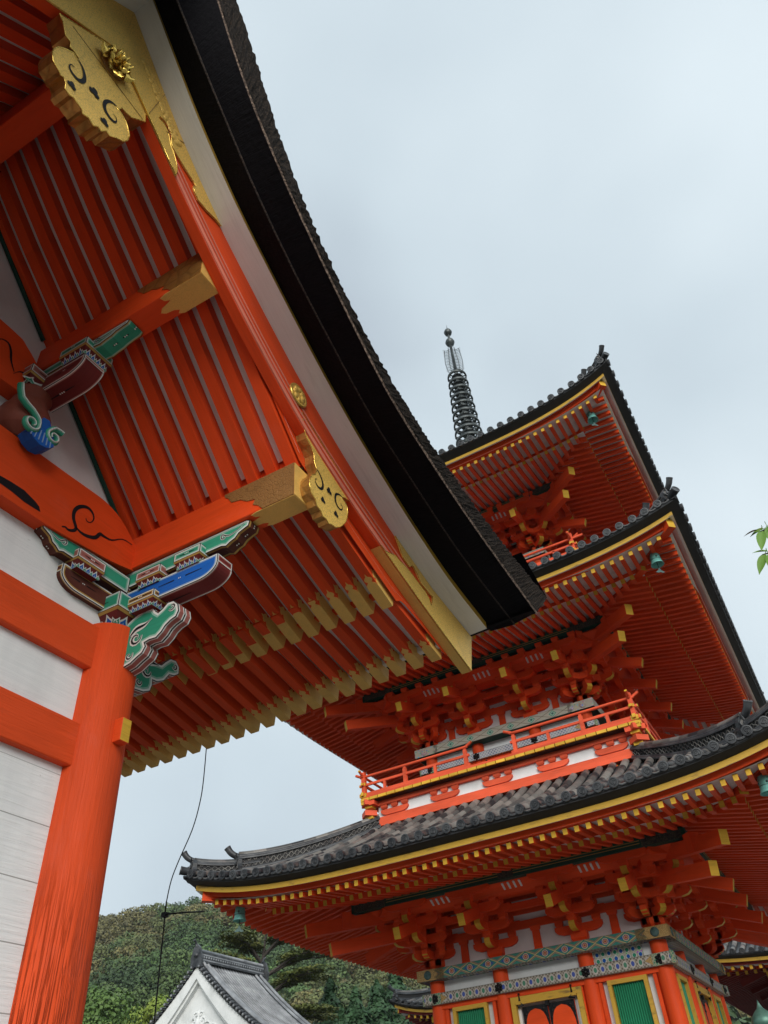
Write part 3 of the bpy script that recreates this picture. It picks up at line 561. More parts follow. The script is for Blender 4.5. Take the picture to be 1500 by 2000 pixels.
gp = [(2*RY-3.42, 5.5), (3.42, 5.5), (3.42, 5.80), (2.3, 7.0), (1.7, 7.62), (1.04, 8.34), (.38, 7.62), (-.22, 7.0), (2*RY-3.42, 5.80)]
mb = gm(); mb.prism(gp, (-4.10, 0, 0), (0, 1, 0), (0, 0, 1), (-.05, 0, 0), 'plaster'); mb.build('gable_plaster', gate)
for flip in (False, True):
    mb = gm(flip=flip)
    for a, b in (((3.40, 5.80), (2.32, 6.98)), ((2.2, 7.08), (1.1, 8.28))): mb.beam((-4.07, a[0]-.03, a[1]-.02), (-4.07, b[0]-.03, b[1]-.02), .035, .016, 'deep_green')
    mb.build('gable_edge_strip', gate)
for z0, z1, ln in ((4.467, 4.80, 1), (3.76, 4.053, 0), (1.6, 1.9, 0)):
    mb = gm(); mb.box((-4.075, RY, (z0+z1)/2), (.15, 2*(3.26-RY), z1-z0), 'worn_vermilion' if not ln else 'vermilion', (V((0, 1, 0)), V((1, 0, 0)), V((0, 0, 1)))) if False else mb.box((-4.075, RY, (z0+z1)/2), (2*(3.26-RY), .15, z1-z0), 'pillar_vermilion', (V((0, 1, 0)), V((-1, 0, 0)), V((0, 0, 1)))); mb.build('tie_rail', gate, bevel=.006)
# side (long) walls
mb = gm()
for yy, sg in ((3.43, 1), (2*RY-3.43, -1)):
    for z0, z1 in ((4.467, 4.80), (3.76, 4.053), (1.6, 1.9)): mb.box((-6.6, yy, (z0+z1)/2), (5.0, .15, z1-z0), 'vermilion')
mb.build('long_side_rails', gate)
mb = gm(); mb.box((-7.9, 3.43, 2.4), (2.4, .06, 4.8), 'plaster'); mb.box((-6.6, 2*RY-3.43, 2.4), (5, .06, 4.8), 'plaster'); mb.build('side_wall', gate)
# rainbow beam
kb = smooth([(3.42, 5.395), (3.2, 5.35), (2.95, 5.32), (2.6, 5.29), (2.2, 5.285), (1.04, 5.285)], 3)
kt = smooth([(3.42, 5.62), (3.36, 5.66), (3.2, 5.78), (3.02, 5.835), (2.8, 5.835), (2.4, 5.825), (1.04, 5.82)], 3)
poly = kb+[(2*RY-y, z) for y, z in kb[::-1][1:]]+[(2*RY-y, z) for y, z in kt]+kt[::-1][1:]
mb = gm(); mb.prism(poly, (-3.945, 0, 0), (0, 1, 0), (0, 0, 1), (-.19, 0, 0), 'vermilion')
KL1 = [(2.696, 5.353), (2.723, 5.368), (2.757, 5.363), (2.802, 5.39), (2.811, 5.425), (2.775, 5.481), (2.764, 5.541), (2.783, 5.598), (2.826, 5.643), (2.877, 5.664), (2.922, 5.648), (2.945, 5.609), (2.935, 5.567), (2.912, 5.544), (2.885, 5.545), (2.877, 5.56)]
KL2 = [(2.813, 5.428), (2.856, 5.412), (2.922, 5.417), (2.996, 5.453), (3.031, 5.511), (3.066, 5.514), (3.149, 5.529), (3.25, 5.606), (3.354, 5.616)]
KB = [(2.134, 5.419), (2.221, 5.43), (2.336, 5.435), (2.439, 5.408), (2.481, 5.388), (2.501, 5.351), (2.444, 5.348), (2.362, 5.345), (2.254, 5.359), (2.152, 5.362)]
for fx_ in (lambda y: y, lambda y: 2*RY-y):
    for L_ in (KL1, KL2): ribbon(mb, (-3.945, 0, 0), (0, 1, 0), (0, 0, 1), smooth([(fx_(y), z) for y, z in L_], 3), .032, 'ink_black', .0025)
mb.face([(-3.9425, y, z) for y, z in [(1.3, 5.375)]+[(p[0], p[1]) for p in KB[:6]]+KB[6:]+[(1.3, 5.36)]], 'ink_black', [(0, 0)]*(len(KB)+2))
mb.build('rainbow_beam', gate, label='curved vermilion tie beam with black scroll lines', bevel=0)
kb2 = [(2.26, 6.26), (1.9, 6.23), (1.04, 6.22)]; kt2 = smooth([(2.26, 6.50), (2.16, 6.60), (2.0, 6.72), (1.85, 6.76), (1.04, 6.77)], 3)
poly = kb2+[(2*RY-y, z) for y, z in kb2[::-1][1:]]+[(2*RY-y, z) for y, z in kt2]+kt2[::-1][1:]
mb = gm(); mb.prism(poly, (-3.96, 0, 0), (0, 1, 0), (0, 0, 1), (-.17, 0, 0), 'vermilion')
sp = [(2.22, 6.40), (2.12, 6.45), (2.03, 6.43), (1.98, 6.36)]; ribbon(mb, (-3.96, 0, 0), (0, 1, 0), (0, 0, 1), smooth(sp, 4), .018, 'ink_black', .0025)
sp = [(1.98, 6.38), (1.93, 6.46), (1.90, 6.55), (1.86, 6.60), (1.80, 6.58), (1.79, 6.52)]; ribbon(mb, (-3.96, 0, 0), (0, 1, 0), (0, 0, 1), smooth(sp, 4), .022, 'ink_black', .0025)
mb.build('upper_rainbow_beam', gate)
# king strut bottle under the ridge
mb = gm(); mb.lathe([(.10, 6.77), (.16, 6.9), (.17, 7.1), (.12, 7.4), (.1, 7.86)], (-4.0, RY, 0), 'brown_post', 16); mb.build('ridge_strut', gate)

# corner bracket
cx0, cy0 = -4.09, 3.485
def ob(name, fn, lab=None):
    mb = gm(); fn(mb); o = mb.build(name, BR)
    if lab: o['label'] = lab
    return o
BR = bpy.data.objects.new('painted_bracket', None); S.collection.objects.link(BR); BR.parent = gate; BR['label'] = 'polychrome corner bracket of green, maroon and blue blocks'
ob('great_block', lambda m: masu(m, (cx0, cy0), .46, .46, 4.852, 5.08, 'mint_green', .42, .70, 3))
ob('bracket_arm', lambda m: hijiki(m, (cx0+.10, 3.485, 5.175), (1, 0, 0), .92, .17, .18, 'cobalt', 'maroon'), 'blue arm with maroon underside')
ob('bracket_arm', lambda m: hijiki(m, (cx0+.02, 3.36, 5.14), (0, -1, 0), .53, .13, .17, 'brown_paint', 'brown_paint'), 'maroon arm along the wall')
ob('bearing_block', lambda m: masu(m, (-3.34, 3.485), .25, .25, 5.165, 5.305, 'mint_green', .46, .74, 4), 'green block at the arm end')
ob('bearing_block', lambda m: masu(m, (-3.72, 3.485), .24, .25, 5.150, 5.285, 'maroon_light', .46, .74, 3))
ob('bearing_block', lambda m: masu(m, (-4.06, 3.42), .17, .17, 5.13, 5.275, 'brown_paint', .45, .74, 1))
ob('bearing_block', lambda m: masu(m, (-4.04, 3.00), .24, .26, 5.12, 5.265, 'maroon_light', .46, .74, 3))
ob('bearing_block', lambda m: masu(m, (-3.74, 3.47), .26, .25, 4.93, 5.05, 'brown_paint', .50, .76, 4), 'ochre-edged block on the carved nosing')
ob('scroll_arm', lambda m: scroll_arm(m, (-4.05, 3.485, 5.398), (1, 0, 0), 1.24, .12, .150, .26))
ob('scroll_arm', lambda m: scroll_arm(m, (-4.03, 3.42, 5.335), (0, -1, 0), .86, .12, .150, .22))
KIB1 = [(-3.90, 4.801), (-3.78, 4.868), (-3.69, 4.895), (-3.602, 4.88), (-3.575, 4.84), (-3.545, 4.815), (-3.51, 4.832), (-3.465, 4.87), (-3.41, 4.865), (-3.365, 4.82), (-3.35, 4.76), (-3.37, 4.715), (-3.42, 4.70), (-3.46, 4.675), (-3.49, 4.635), (-3.537, 4.60), (-3.60, 4.607), (-3.64, 4.60), (-3.625, 4.565), (-3.65, 4.52), (-3.70, 4.497), (-3.75, 4.468), (-3.90, 4.44)]
def kib(mb, pts, o, ax, thick, spirals):
    pts = pts[::-1] if True else pts; o, ax = V(o), V(ax); nrm = ax.cross(V((0, 0, 1))).normalized(); az = V((0, 0, 1)); R3 = [(.006, 'ink_black'), (.016, 'outline_white'), (.014, 'mint_light')]
    for s_ in (0, 1):
        pface(mb, o-nrm*thick*s_, ax, az, pts, 'mint_green', R3)
        for sp_, wb in spirals:
            if s_ == 0:
                ribbon(mb, o, ax, az, sp_, wb*3.2, 'outline_white', .002); ribbon(mb, o, ax, az, sp_, wb*1.25, 'ink_black', .004)
            else:
                sp3 = [(-a, b) for a, b in sp_]; ribbon(mb, o-nrm*thick, -ax, az, sp3, wb*2.2, 'outline_white', .002); ribbon(mb, o-nrm*thick, -ax, az, sp3, wb, 'ink_black', .004)
    rows = []; off = [0, .006, .016, thick/2-.016, thick/2-.006, thick/2+.006, thick/2+.016, thick-.016, thick-.006, thick]
    for o_ in off: rows.append([o-nrm*o_+ax*x+az*z for x, z in pts+[pts[0]]])
    mb.loft(rows, ['ink_black', 'outline_white', 'maroon_light', 'outline_white', 'ink_black', 'outline_white', 'maroon_light', 'outline_white', 'ink_black'])
def spir(c, r, a0, turns, n_=16, tail=None):
    q = [(c[0]+r*(1-.75*i/n_)*math.cos(a0+turns*2*math.pi*i/n_), c[1]+r*(1-.75*i/n_)*math.sin(a0+turns*2*math.pi*i/n_)) for i in range(n_+1)]
    return (tail or [])+q
SPX = [(spir((-3.73, 4.665), .055, .2, -1.15, 14), .014), (smooth([(-3.79, 4.70), (-3.74, 4.745), (-3.66, 4.755), (-3.60, 4.79)], 4), .020), (spir((-3.415, 4.815), .033, 3.6, 1.0, 10), .010), (spir((-3.77, 4.535), .035, .5, -1.0, 10), .010)]
ob('carved_nosing', lambda m: kib(m, [(a*1.018, 1.6+(b-1.6)*1.018) for a, b in KIB1], (0, 3.42, 0), (1, 0, 0), .14, [([(a*1.018, 1.6+(b-1.6)*1.018) for a, b in q_], w_) for q_, w_ in SPX]), 'green cloud-carved beam nosing facing the viewer')
K2 = [(3.60, 4.88), (3.70, 4.90), (3.80, 4.86), (3.87, 4.81), (3.928, 4.82), (3.97, 4.87), (4.02, 4.92), (4.084, 4.93), (4.131, 4.888), (4.133, 4.826), (4.085, 4.79), (4.03, 4.775), (3.98, 4.70), (3.909, 4.66), (3.86, 4.655), (3.865, 4.61), (3.85, 4.555), (3.785, 4.519), (3.60, 4.49)]
SP2 = [(spir((3.78, 4.70), .05, .2, -1.15, 14), .014), (spir((4.075, 4.87), .03, 3.6, 1.0, 10), .010), (smooth([(3.74, 4.78), (3.82, 4.79), (3.90, 4.80)], 4), .02), (spir((3.72, 4.58), .032, .5, -1., 10), .010)]
ob('carved_nosing', lambda m: kib(m, K2, (-4.03, 0, 0), (0, 1, 0), .14, SP2), 'green cloud-carved nosing pointing along the wall')
# second bracket on the rainbow beam
BR = bpy.data.objects.new('painted_bracket', None); S.collection.objects.link(BR); BR.parent = gate; BR['label'] = 'polychrome bracket on a brown bottle strut above the tie beam'
def bottle(m):
    m.lathe([(.07, 5.84), (.17, 5.90), (.20, 5.99), (.185, 6.09), (.14, 6.19), (.125, 6.26), (.15, 6.31), (.13, 6.345)], (-4.0, 2.20, 0), 'brown_post', 24)
ob('bottle_strut', bottle)
def leafbase(m):
    o = (-3.79, 0, 0)
    def swirl(c, r, a0, tn, wd, tail=None):
        q = [(c[0]+r*(1-.62*i/18)*math.cos(a0+tn*2*math.pi*i/18), c[1]+r*(1-.62*i/18)*math.sin(a0+tn*2*math.pi*i/18)) for i in range(19)]; q = (tail or [])+q
        P = [V((-3.80, a, b)) for a, b in smooth(q, 2)]
        m.tube(P, [wd*(1-.4*i/len(P)) for i in range(len(P))], 'mint_green', 8)
        m.tube([p+V((wd*.72, 0, 0)) for p in P], [wd*.52*(1-.4*i/len(P)) for i in range(len(P))], 'mint_light', 6)
        m.tube([p+V((wd*.98, 0, 0)) for p in P], [wd*.28*(1-.4*i/len(P)) for i in range(len(P))], 'outline_white', 6)
    swirl((2.14, 5.86), .062, 0.3, -1.2, .026, [(1.98, 6.13), (2.02, 6.02), (2.12, 5.98), (2.19, 5.93)])
    swirl((2.335, 5.88), .055, 2.6, 1.2, .024, [(2.40, 5.98), (2.33, 5.97)])
    fan = [(2.14, 5.80), (2.19, 5.755), (2.25, 5.735), (2.31, 5.75), (2.36, 5.80), (2.33, 5.90), (2.27, 6.0), (2.22, 5.99), (2.18, 5.9)]
    m.prism(fan[::-1], (-3.79, 0, 0), (0, 1, 0), (0, 0, 1), (-.12, 0, 0), 'cobalt')
    for i in range(6): m.beam((-3.788, 2.17+.03*i, 5.86), (-3.788, 2.16+.034*i, 5.765), .008, .006, 'pale_blue', upv=(1, 0, 0))
ob('cloud_base', leafbase, 'green scroll and blue fan carving')
ob('bearing_block', lambda m: masu(m, (-4.02, 2.20), .30, .30, 6.34, 6.50, 'maroon_light', .5, .74, 1))
ob('bracket_arm', lambda m: hijiki(m, (-3.98, 2.28, 6.47), (1, 0, 0), .52, .20, .16, 'maroon', 'maroon', .75), 'maroon arm')
ob('bearing_block', lambda m: masu(m, (-3.58, 2.28), .28, .27, 6.475, 6.63, 'mint_green', .52, .76, 4))
ob('scroll_arm', lambda m: scroll_arm(m, (-4.05, 2.29, 6.672), (1, 0, 0), .96, .15, .10, .34, 'mint_green', 'mint_green'))

# gilt fittings on the bargeboard
GU = [(1.04, 8.045), (1.397, 7.722), (1.589, 7.545), (1.773, 7.372), (1.774, 7.457), (1.756, 7.533), (1.707, 7.629), (1.664, 7.678), (1.621, 7.799), (1.568, 7.845), (1.507, 7.838), (1.51, 7.882), (1.56, 7.893), (1.62, 7.878), (1.654, 7.81), (1.669, 7.712), (1.716, 7.665), (1.792, 7.629), (1.866, 7.60), (1.935, 7.578), (1.975, 7.553), (1.95, 7.516), (1.965, 7.47), (2.018, 7.412), (2.119, 7.415), (2.225, 7.444), (2.296, 7.447), (1.997, 7.715), (1.712, 8.01), (1.379, 8.425), (1.042, 8.872)]
GL = [(4.70, 5.707), (4.771, 5.733), (4.888, 5.779), (4.961, 5.768), (5.076, 5.771), (5.171, 5.76), (5.314, 5.73), (5.443, 5.708), (5.517, 5.664), (5.536, 5.612), (5.585, 5.69), (5.60, 5.745), (5.52, 5.739), (5.372, 5.764), (5.307, 5.832), (5.227, 5.883), (5.153, 5.818), (5.043, 5.854), (4.981, 5.944), (4.925, 6.03), (5.207, 5.955), (5.629, 5.845), (6.472, 5.742), (6.322, 5.292), (5.714, 5.43), (5.137, 5.583)]
mb = gm(K=VG); mb.prism(GU, (XB+.016, 0, 0), (0, 1, 0), (0, 0, 1), (-.012, 0, 0), 'gilt'); GUm = [(2*RY-y, z) for y, z in GU][::-1]
mb.prism(GUm, (XB+.0165, 0, 0), (0, 1, 0), (0, 0, 1), (-.0125, 0, 0), 'gilt')
for L_ in (GU[3:27],):
    mb.tube([(XB+.016, y, z) for y, z in L_], .004, 'gilt_bright', 6)
mb.tube([(XB+.018, 1.04, 8.045)]+[(XB+.018, y, z) for y, z in GU[1:4]], .006, 'gilt_bright', 6)
mb.beam((XB+.019, 1.50, 8.26), (XB+.019, 1.42, 7.73), .004, .004, 'gilt_brown', upv=(1, 0, 0)); mb.beam((XB+.019, 1.78, 7.93), (XB+.019, 1.60, 7.78), .004, .004, 'gilt_brown', upv=(1, 0, 0))
mb.build('apex_fitting', gate, label='engraved gilt plate covering the gable peak')
mb = gm(K=VG); mb.prism(GL, (XB+.016, 0, 0), (0, 1, 0), (0, 0, 1), (-.012, 0, 0), 'gilt'); mb.tube([(XB+.016, y, z) for y, z in GL[:20]], .004, 'gilt_bright', 6)
low = [(4.62+1.70*i/24, ub(FB, 4.62+1.70*i/24)) for i in range(25)]
mb.loft([[(XB+.004, y, z-.006) for y, z in low], [(XB-.089, y, z-.006) for y, z in low], [(XB-.089, y, z+.05) for y, z in low]], ['gilt_plain', 'gilt_plain'])
mb.tube([(XB+.014, y, z-.002) for y, z in low], .006, 'gilt_bright', 6)
mb.build('toe_fitting', gate, label='engraved gilt plate wrapping the foot of the bargeboard')
mb = gm(K=VG); cy_, cz_ = 3.385, 6.462
mb.lathe([(.112, 0), (.112, .016), (.106, .022), (.098, .018), (0, .018)], (XB, cy_, cz_), ['gilt_side', 'gilt_bright', 'gilt_bright', 'gilt'], 32, ax=(1, 0, 0), ref=(0, 1, 0))
for k in range(8): mb.lathe([(.026, .018), (.022, .026), (0, .028)], (XB, cy_+.055*math.cos(k*.785), cz_+.055*math.sin(k*.785)), 'gilt', 8, ax=(1, 0, 0), ref=(0, 1, 0))
mb.build('gilt_boss', gate)
mb = gm(K=VG)   # leaf relief near the peak
for k in range(9):
    t = k/8; c = V((XB+.018, 1.28+.42*t, 8.34-.50*t)); a = t*5
    for j in range(5):
        q = a+j*1.256; mb.lathe([(.036, 0), (.030, .006), (0, .010)], c+V((0, .030*math.cos(q), .030*math.sin(q))), 'gilt', 8, ax=(1, 0, 0), ref=(0, 1, 0))
mb.build('relief_leaves', gate)
# gilt pendants
PEND0 = [(0.583, 7.321), (0.621, 7.271), (0.672, 7.165), (0.716, 7.16), (0.723, 7.104), (0.755, 7.115), (0.794, 7.098), (0.797, 7.061), (0.755, 7.086), (0.703, 7.022), (0.666, 6.955), (0.652, 6.88), (0.659, 6.816), (0.682, 6.758), (0.732, 6.732), (0.751, 6.711), (0.773, 6.725), (0.796, 6.688), (0.805, 6.63), (0.84, 6.621), (0.867, 6.644), (0.896, 6.634), (0.939, 6.626), (0.95, 6.589), (0.995, 6.621), (1.035, 6.596), (1.066, 6.643), (1.091, 6.629), (1.119, 6.694), (1.15, 6.683), (1.196, 6.743), (1.247, 6.788), (1.275, 6.859), (1.275, 6.938), (1.25, 6.99), (1.227, 7.033), (1.175, 7.067), (1.127, 7.068), (1.147, 7.079), (1.162, 7.134), (1.203, 7.146), (1.249, 7.16), (1.299, 7.234), (1.352, 7.308), (1.337, 7.433), (1.04, 7.72), (0.968, 7.721)]
C0A = [(0.876, 6.929), (0.864, 6.981), (0.837, 7.03), (0.806, 7.053), (0.828, 7.022), (0.85, 6.977), (0.859, 6.929), (0.847, 6.891), (0.82, 6.876), (0.797, 6.888), (0.777, 6.895), (0.771, 6.917), (0.767, 6.897), (0.773, 6.872), (0.797, 6.86), (0.831, 6.861), (0.86, 6.883)]
C0B = [(1.047, 6.952), (1.062, 7.004), (1.09, 7.046), (1.125, 7.062), (1.093, 7.035), (1.069, 6.987), (1.064, 6.943), (1.076, 6.909), (1.1, 6.9), (1.126, 6.903), (1.143, 6.912), (1.15, 6.891), (1.133, 6.886), (1.098, 6.877), (1.07, 6.888)]
H0 = [(0.801, 6.737), (0.816, 6.758), (0.829, 6.735), (0.85, 6.758), (0.869, 6.736), (0.85, 6.705), (0.826, 6.703)]
H1 = [(0.923, 6.942), (0.943, 6.98), (0.959, 6.971), (0.986, 6.979), (1.004, 6.936), (0.997, 6.902), (0.971, 6.89), (0.947, 6.902)]
H2 = [(1.059, 6.757), (1.076, 6.779), (1.104, 6.786), (1.12, 6.757), (1.101, 6.73), (1.077, 6.73)]
mb = gm(K=PG); mb.prism(PEND0, (-2.25, 0, 0), (0, 1, 0), (0, 0, 1), (-.12, 0, 0), 'gilt', 'gilt_side', 'gilt_side')
mb.tube([(-2.25, y, z) for y, z in PEND0+[PEND0[0]]], .005, 'gilt_bright', 6)
def trefoil(mb, x, c, r):  # black discs painted for the dark inside the holes
    for q in (1.57, 3.67, 5.76): disc(mb, (x, 0, 0), (0, 1, 0), (0, 0, 1), (c[0]+r*.62*math.cos(q), c[1]+r*.62*math.sin(q)), r*.62, 'ink_black', .001+.0004*q)
L1_ = [(.797, 7.072), (.838, 7.045), (.868, 6.99), (.878, 6.93), (.862, 6.878), (.825, 6.858), (.785, 6.870), (.768, 6.90), (.775, 6.935), (.797, 6.945)]
L2_ = [(1.127, 7.078), (1.085, 7.055), (1.055, 7.0), (1.048, 6.94), (1.068, 6.888), (1.11, 6.868), (1.148, 6.882), (1.160, 6.915), (1.150, 6.945), (1.125, 6.95)]
for L_ in (L1_, L2_): ribbon(mb, (-2.2465, 0, 0), (0, 1, 0), (0, 0, 1), smooth(L_, 4), .030, 'ink_black', .001)  # black ribbons laid on for the dark of the slits
for c_, r_ in (((.828, 6.735), .030), ((1.090, 6.758), .030), ((.963, 6.935), .038)): trefoil(mb, -2.2465, c_, r_)
mb.beam((-2.248, .68, 7.36), (-2.248, 1.33, 7.30), .004, .003, 'gilt_brown', upv=(1, 0, 0))
pd = mb.build('gable_pendant', gate, label='large gilt cloud-shaped pendant with scroll slits and holes drawn in black')
mb = gm(K=PG); fc = V((-2.25, 1.0, 7.46))   # flower
for ring, (rad, ln, lift, nn_) in enumerate(((.035, .105, .02, 6), (.02, .075, .05, 6), (.012, .045, .075, 5))):
    for k in range(nn_):
        a = k*2*math.pi/nn_+ring*.5; dr = V((0, math.cos(a), math.sin(a))); tg = V((0, -math.sin(a), math.cos(a))); rows = []
        for i in range(6):
            t = i/5; wv = math.sin(math.pi*(.12+.80*t))*ln*.56; row = []
            for j in range(5):
                s_ = (j-2)/2; row.append(fc+dr*(rad+ln*t)+tg*wv*s_+V((lift+.045*math.sin(t*2.4)-.035*s_*s_*(1-t*.3)+.03*(t > .8), 0, 0)))
            rows.append(row)
        mb.loft(rows, 'gilt_bright', sm=True); mb.loft([[p-V((.006, 0, 0)) for p in r] for r in rows], 'gilt_bright', sm=True)
mb.lathe([(.03, 0), (.035, .05), (.03, .10), (.012, .125), (0, .13)], fc, 'gilt_bright', 12, ax=(1, 0, 0), ref=(0, 1, 0))
mb.lathe([(.10, 0), (.10, .018), (.06, .028)], fc, 'gilt_brown', 20, ax=(1, 0, 0), ref=(0, 1, 0))
mb.build('gilt_flower', pd)
PEND1 = [(3.36, 6.20), (3.385, 6.045), (3.417, 5.959), (3.482, 5.917), (3.52, 5.867), (3.525, 5.784), (3.557, 5.732), (3.536, 5.669), (3.494, 5.631), (3.465, 5.577), (3.455, 5.50), (3.476, 5.437), (3.53, 5.41), (3.548, 5.362), (3.60, 5.35), (3.622, 5.315), (3.68, 5.32), (3.70, 5.297), (3.75, 5.32), (3.80, 5.328), (3.86, 5.37), (3.899, 5.413), (3.95, 5.48), (3.977, 5.541), (3.996, 5.620), (3.985, 5.67), (3.953, 5.698), (3.90, 5.705), (3.95, 5.74), (4.05, 5.768), (4.06, 5.90), (3.70, 6.06)]
mb = gm(); mb.prism(PEND1, (-2.30, 0, 0), (0, 1, 0), (0, 0, 1), (-.085, 0, 0), 'gilt', 'gilt_side', 'gilt_side'); mb.tube([(-2.30, y, z) for y, z in PEND1+[PEND1[0]]], .004, 'gilt_bright', 6)
for L_ in ([(3.545, 5.735), (3.585, 5.72), (3.625, 5.675), (3.635, 5.62), (3.612, 5.575), (3.57, 5.562), (3.535, 5.582), (3.532, 5.615), (3.556, 5.63)], [(3.925, 5.715), (3.875, 5.715), (3.825, 5.68), (3.808, 5.63), (3.822, 5.58), (3.862, 5.56), (3.90, 5.575), (3.912, 5.61), (3.888, 5.63)]):
    ribbon(mb, (-2.2985, 0, 0), (0, 1, 0), (0, 0, 1), smooth(L_, 4), .024, 'ink_black', .001)
for c_, r_ in (((3.72, 5.635), .030), ((3.63, 5.475), .026), ((3.81, 5.465), .026)): trefoil(mb, -2.2985, c_, r_)
mb.build('side_pendant', gate, label='small gilt pendant hiding the purlin end')
# ------------------------------------------------------------------ lightning cable hanging from the gate eave
mb = MB(); Y_ = 7.2
mb.tube(smooth([(-6.40, Y_, 6.25), (-6.40, Y_, 5.56), (-6.43, Y_, 5.25), (-6.51, Y_, 4.96), (-6.67, Y_, 4.65), (-6.76, Y_, 4.44), (-6.80, Y_, 4.21)], 4), .0065, 'black_iron', 6)
mb.tube([(-6.80, Y_, 4.22), (-6.80, Y_, 4.06), (-6.79, Y_, 3.0), (-6.79, Y_, 0)], .008, 'black_iron', 8)
mb.tube([(-6.80, Y_, 4.09), (-6.27, Y_+.05, 4.03)], .009, 'black_iron', 6); mb.box((-6.80, Y_, 4.08), (.06, .06, .05), 'black_iron'); pass
tagit(mb.build('lightning_cable'), 'thin dark cable hanging from the gilt-tipped eave to a clamped rod', 'cable')

# ------------------------------------------------------------------ tiled eaves, shared by the pagoda and the far halls
PX, PY = -5.94, 19.72
R4 = lambda k: Matrix.Rotation(k*math.pi/2, 4, 'Z')
def rsd(P, x, o):                            # corner lift
    he = P['he']; t = max(0, (o-P['hp'])/(he-P['hp'])); return (P['zc']-P['zm'])*min(1.15, abs(x)/he)**4*(.25+.75*min(1.1, t))
def roofz(P, o): u_ = (P['he']+.22-o)/(P['he']+.22-P['ht']); return P['zm']+.27+(P['zt']-P['zm']-.27)*(.72*u_+.28*u_*u_)
def roof_pt(P, x, o): 
    u_ = min(1, max(0, (P['he']+.22-o)/(P['he']+.22-P['ht']))); return V((x, -o, roofz(P, o)+(P['zc']-P['zm'])*min(1.1, abs(x)/P['he'])**4*(1-u_)**1.6))
def roof_side(mb, P):
    he = P['he']+.22; n_ = int(he/P.get('sp', .29)); sp = P.get('sp', .29); rr = .082
    # pan tile sheet
    xs = [he*i/40 for i in range(-40, 41)]; rows = []
    for j in range(9):
        t = j/8; row = []
        for x in xs:
            omin = max(P['ht'], abs(x)); o = lerp(he-.03, omin, t) if omin < he-.03 else he-.03; row.append(roof_pt(P, x, o)-V((0, 0, .045)))
        rows.append(row)
    mb.loft(rows, 'dark_tile')
    mb.loft([[roof_pt(P, x, he-.02)-V((0, 0, .045)) for x in xs], [roof_pt(P, x, he-.05)-V((0, -.0, .11)) for x in xs], [roof_pt(P, x, he-.24)-V((0, 0, .13)) for x in xs]], ['dark_tile', 'eave_black'])
    for i in range(-n_, n_+1):
        x = i*sp; omin = max(P['ht'], abs(x)+.05)
        if omin > he-.12: continue
        L = he-omin; m_ = max(1, int(L/.30)); pts = []; rs = []
        for j in range(m_):
            for f_, rad in ((0, 1.06), (.97, .96)):
                o = he-L*(j+f_)/m_; p = roof_pt(P, x, o); pts.append(p+V((0, 0, .018))); rs.append(rr*rad)
        jit = random.uniform(-.008, .008); pts = [p+V((jit, 0, 0)) for p in pts]
        # upper half tube
        K = 7; off = random.random()*50
        for a in range(len(pts)-1):
            u0, u1 = a*.15+off, (a+1)*.15+off; uu = (a//2)*.294+i*3+.05
            for k in range(K):
                a0, a1 = math.pi*(-.08+1.16*k/K), math.pi*(-.08+1.16*(k+1)/K); q = lambda p, r, an: p+V((math.cos(an)*r, 0, math.sin(an)*r*.95))
                mb.face([q(pts[a], rs[a], a0), q(pts[a], rs[a], a1), q(pts[a+1], rs[a+1], a1), q(pts[a+1], rs[a+1], a0)], 'grey_tile', [(uu, i+.5), (uu, i+.5), (uu+.03, i+.5), (uu+.03, i+.5)], True)
        # end disc with rim and comma swirl
        c = pts[0]+V((0, -.012, .0)); mb.lathe([(.0, .012), (.058, .012), (.066, .022), (.090, .020), (.092, -.06)], c, 'dark_tile', 14, ax=(0, -1, -.12), ref=(1, 0, 0), sm=False)
        for k in range(3):
            a0 = k*2.094+i; sw = [(c+V((.046*(1-.7*t/5)*math.cos(a0+t*.55), -.016, .046*(1-.7*t/5)*math.sin(a0+t*.55)))) for t in range(6)]; mb.tube(sw, [.011*(1-.12*t) for t in range(6)], 'dark_tile', 4, cap=False)
        # pan tile lip between the discs
        xm = x+sp/2
        if abs(xm) < he-.25:
            cc = roof_pt(P, xm, he); arc = lambda r, dy: [cc+V((r*math.sin(a), dy, .105-r*math.cos(a))) for a in [(-.75+1.5*t/6) for t in range(7)]]
            mb.loft([arc(.135, -.0), arc(.165, -.0), arc(.165, .10)], 'dark_tile'); mb.loft([arc(.150, -.006), arc(.142, -.006)], 'grey_tile')
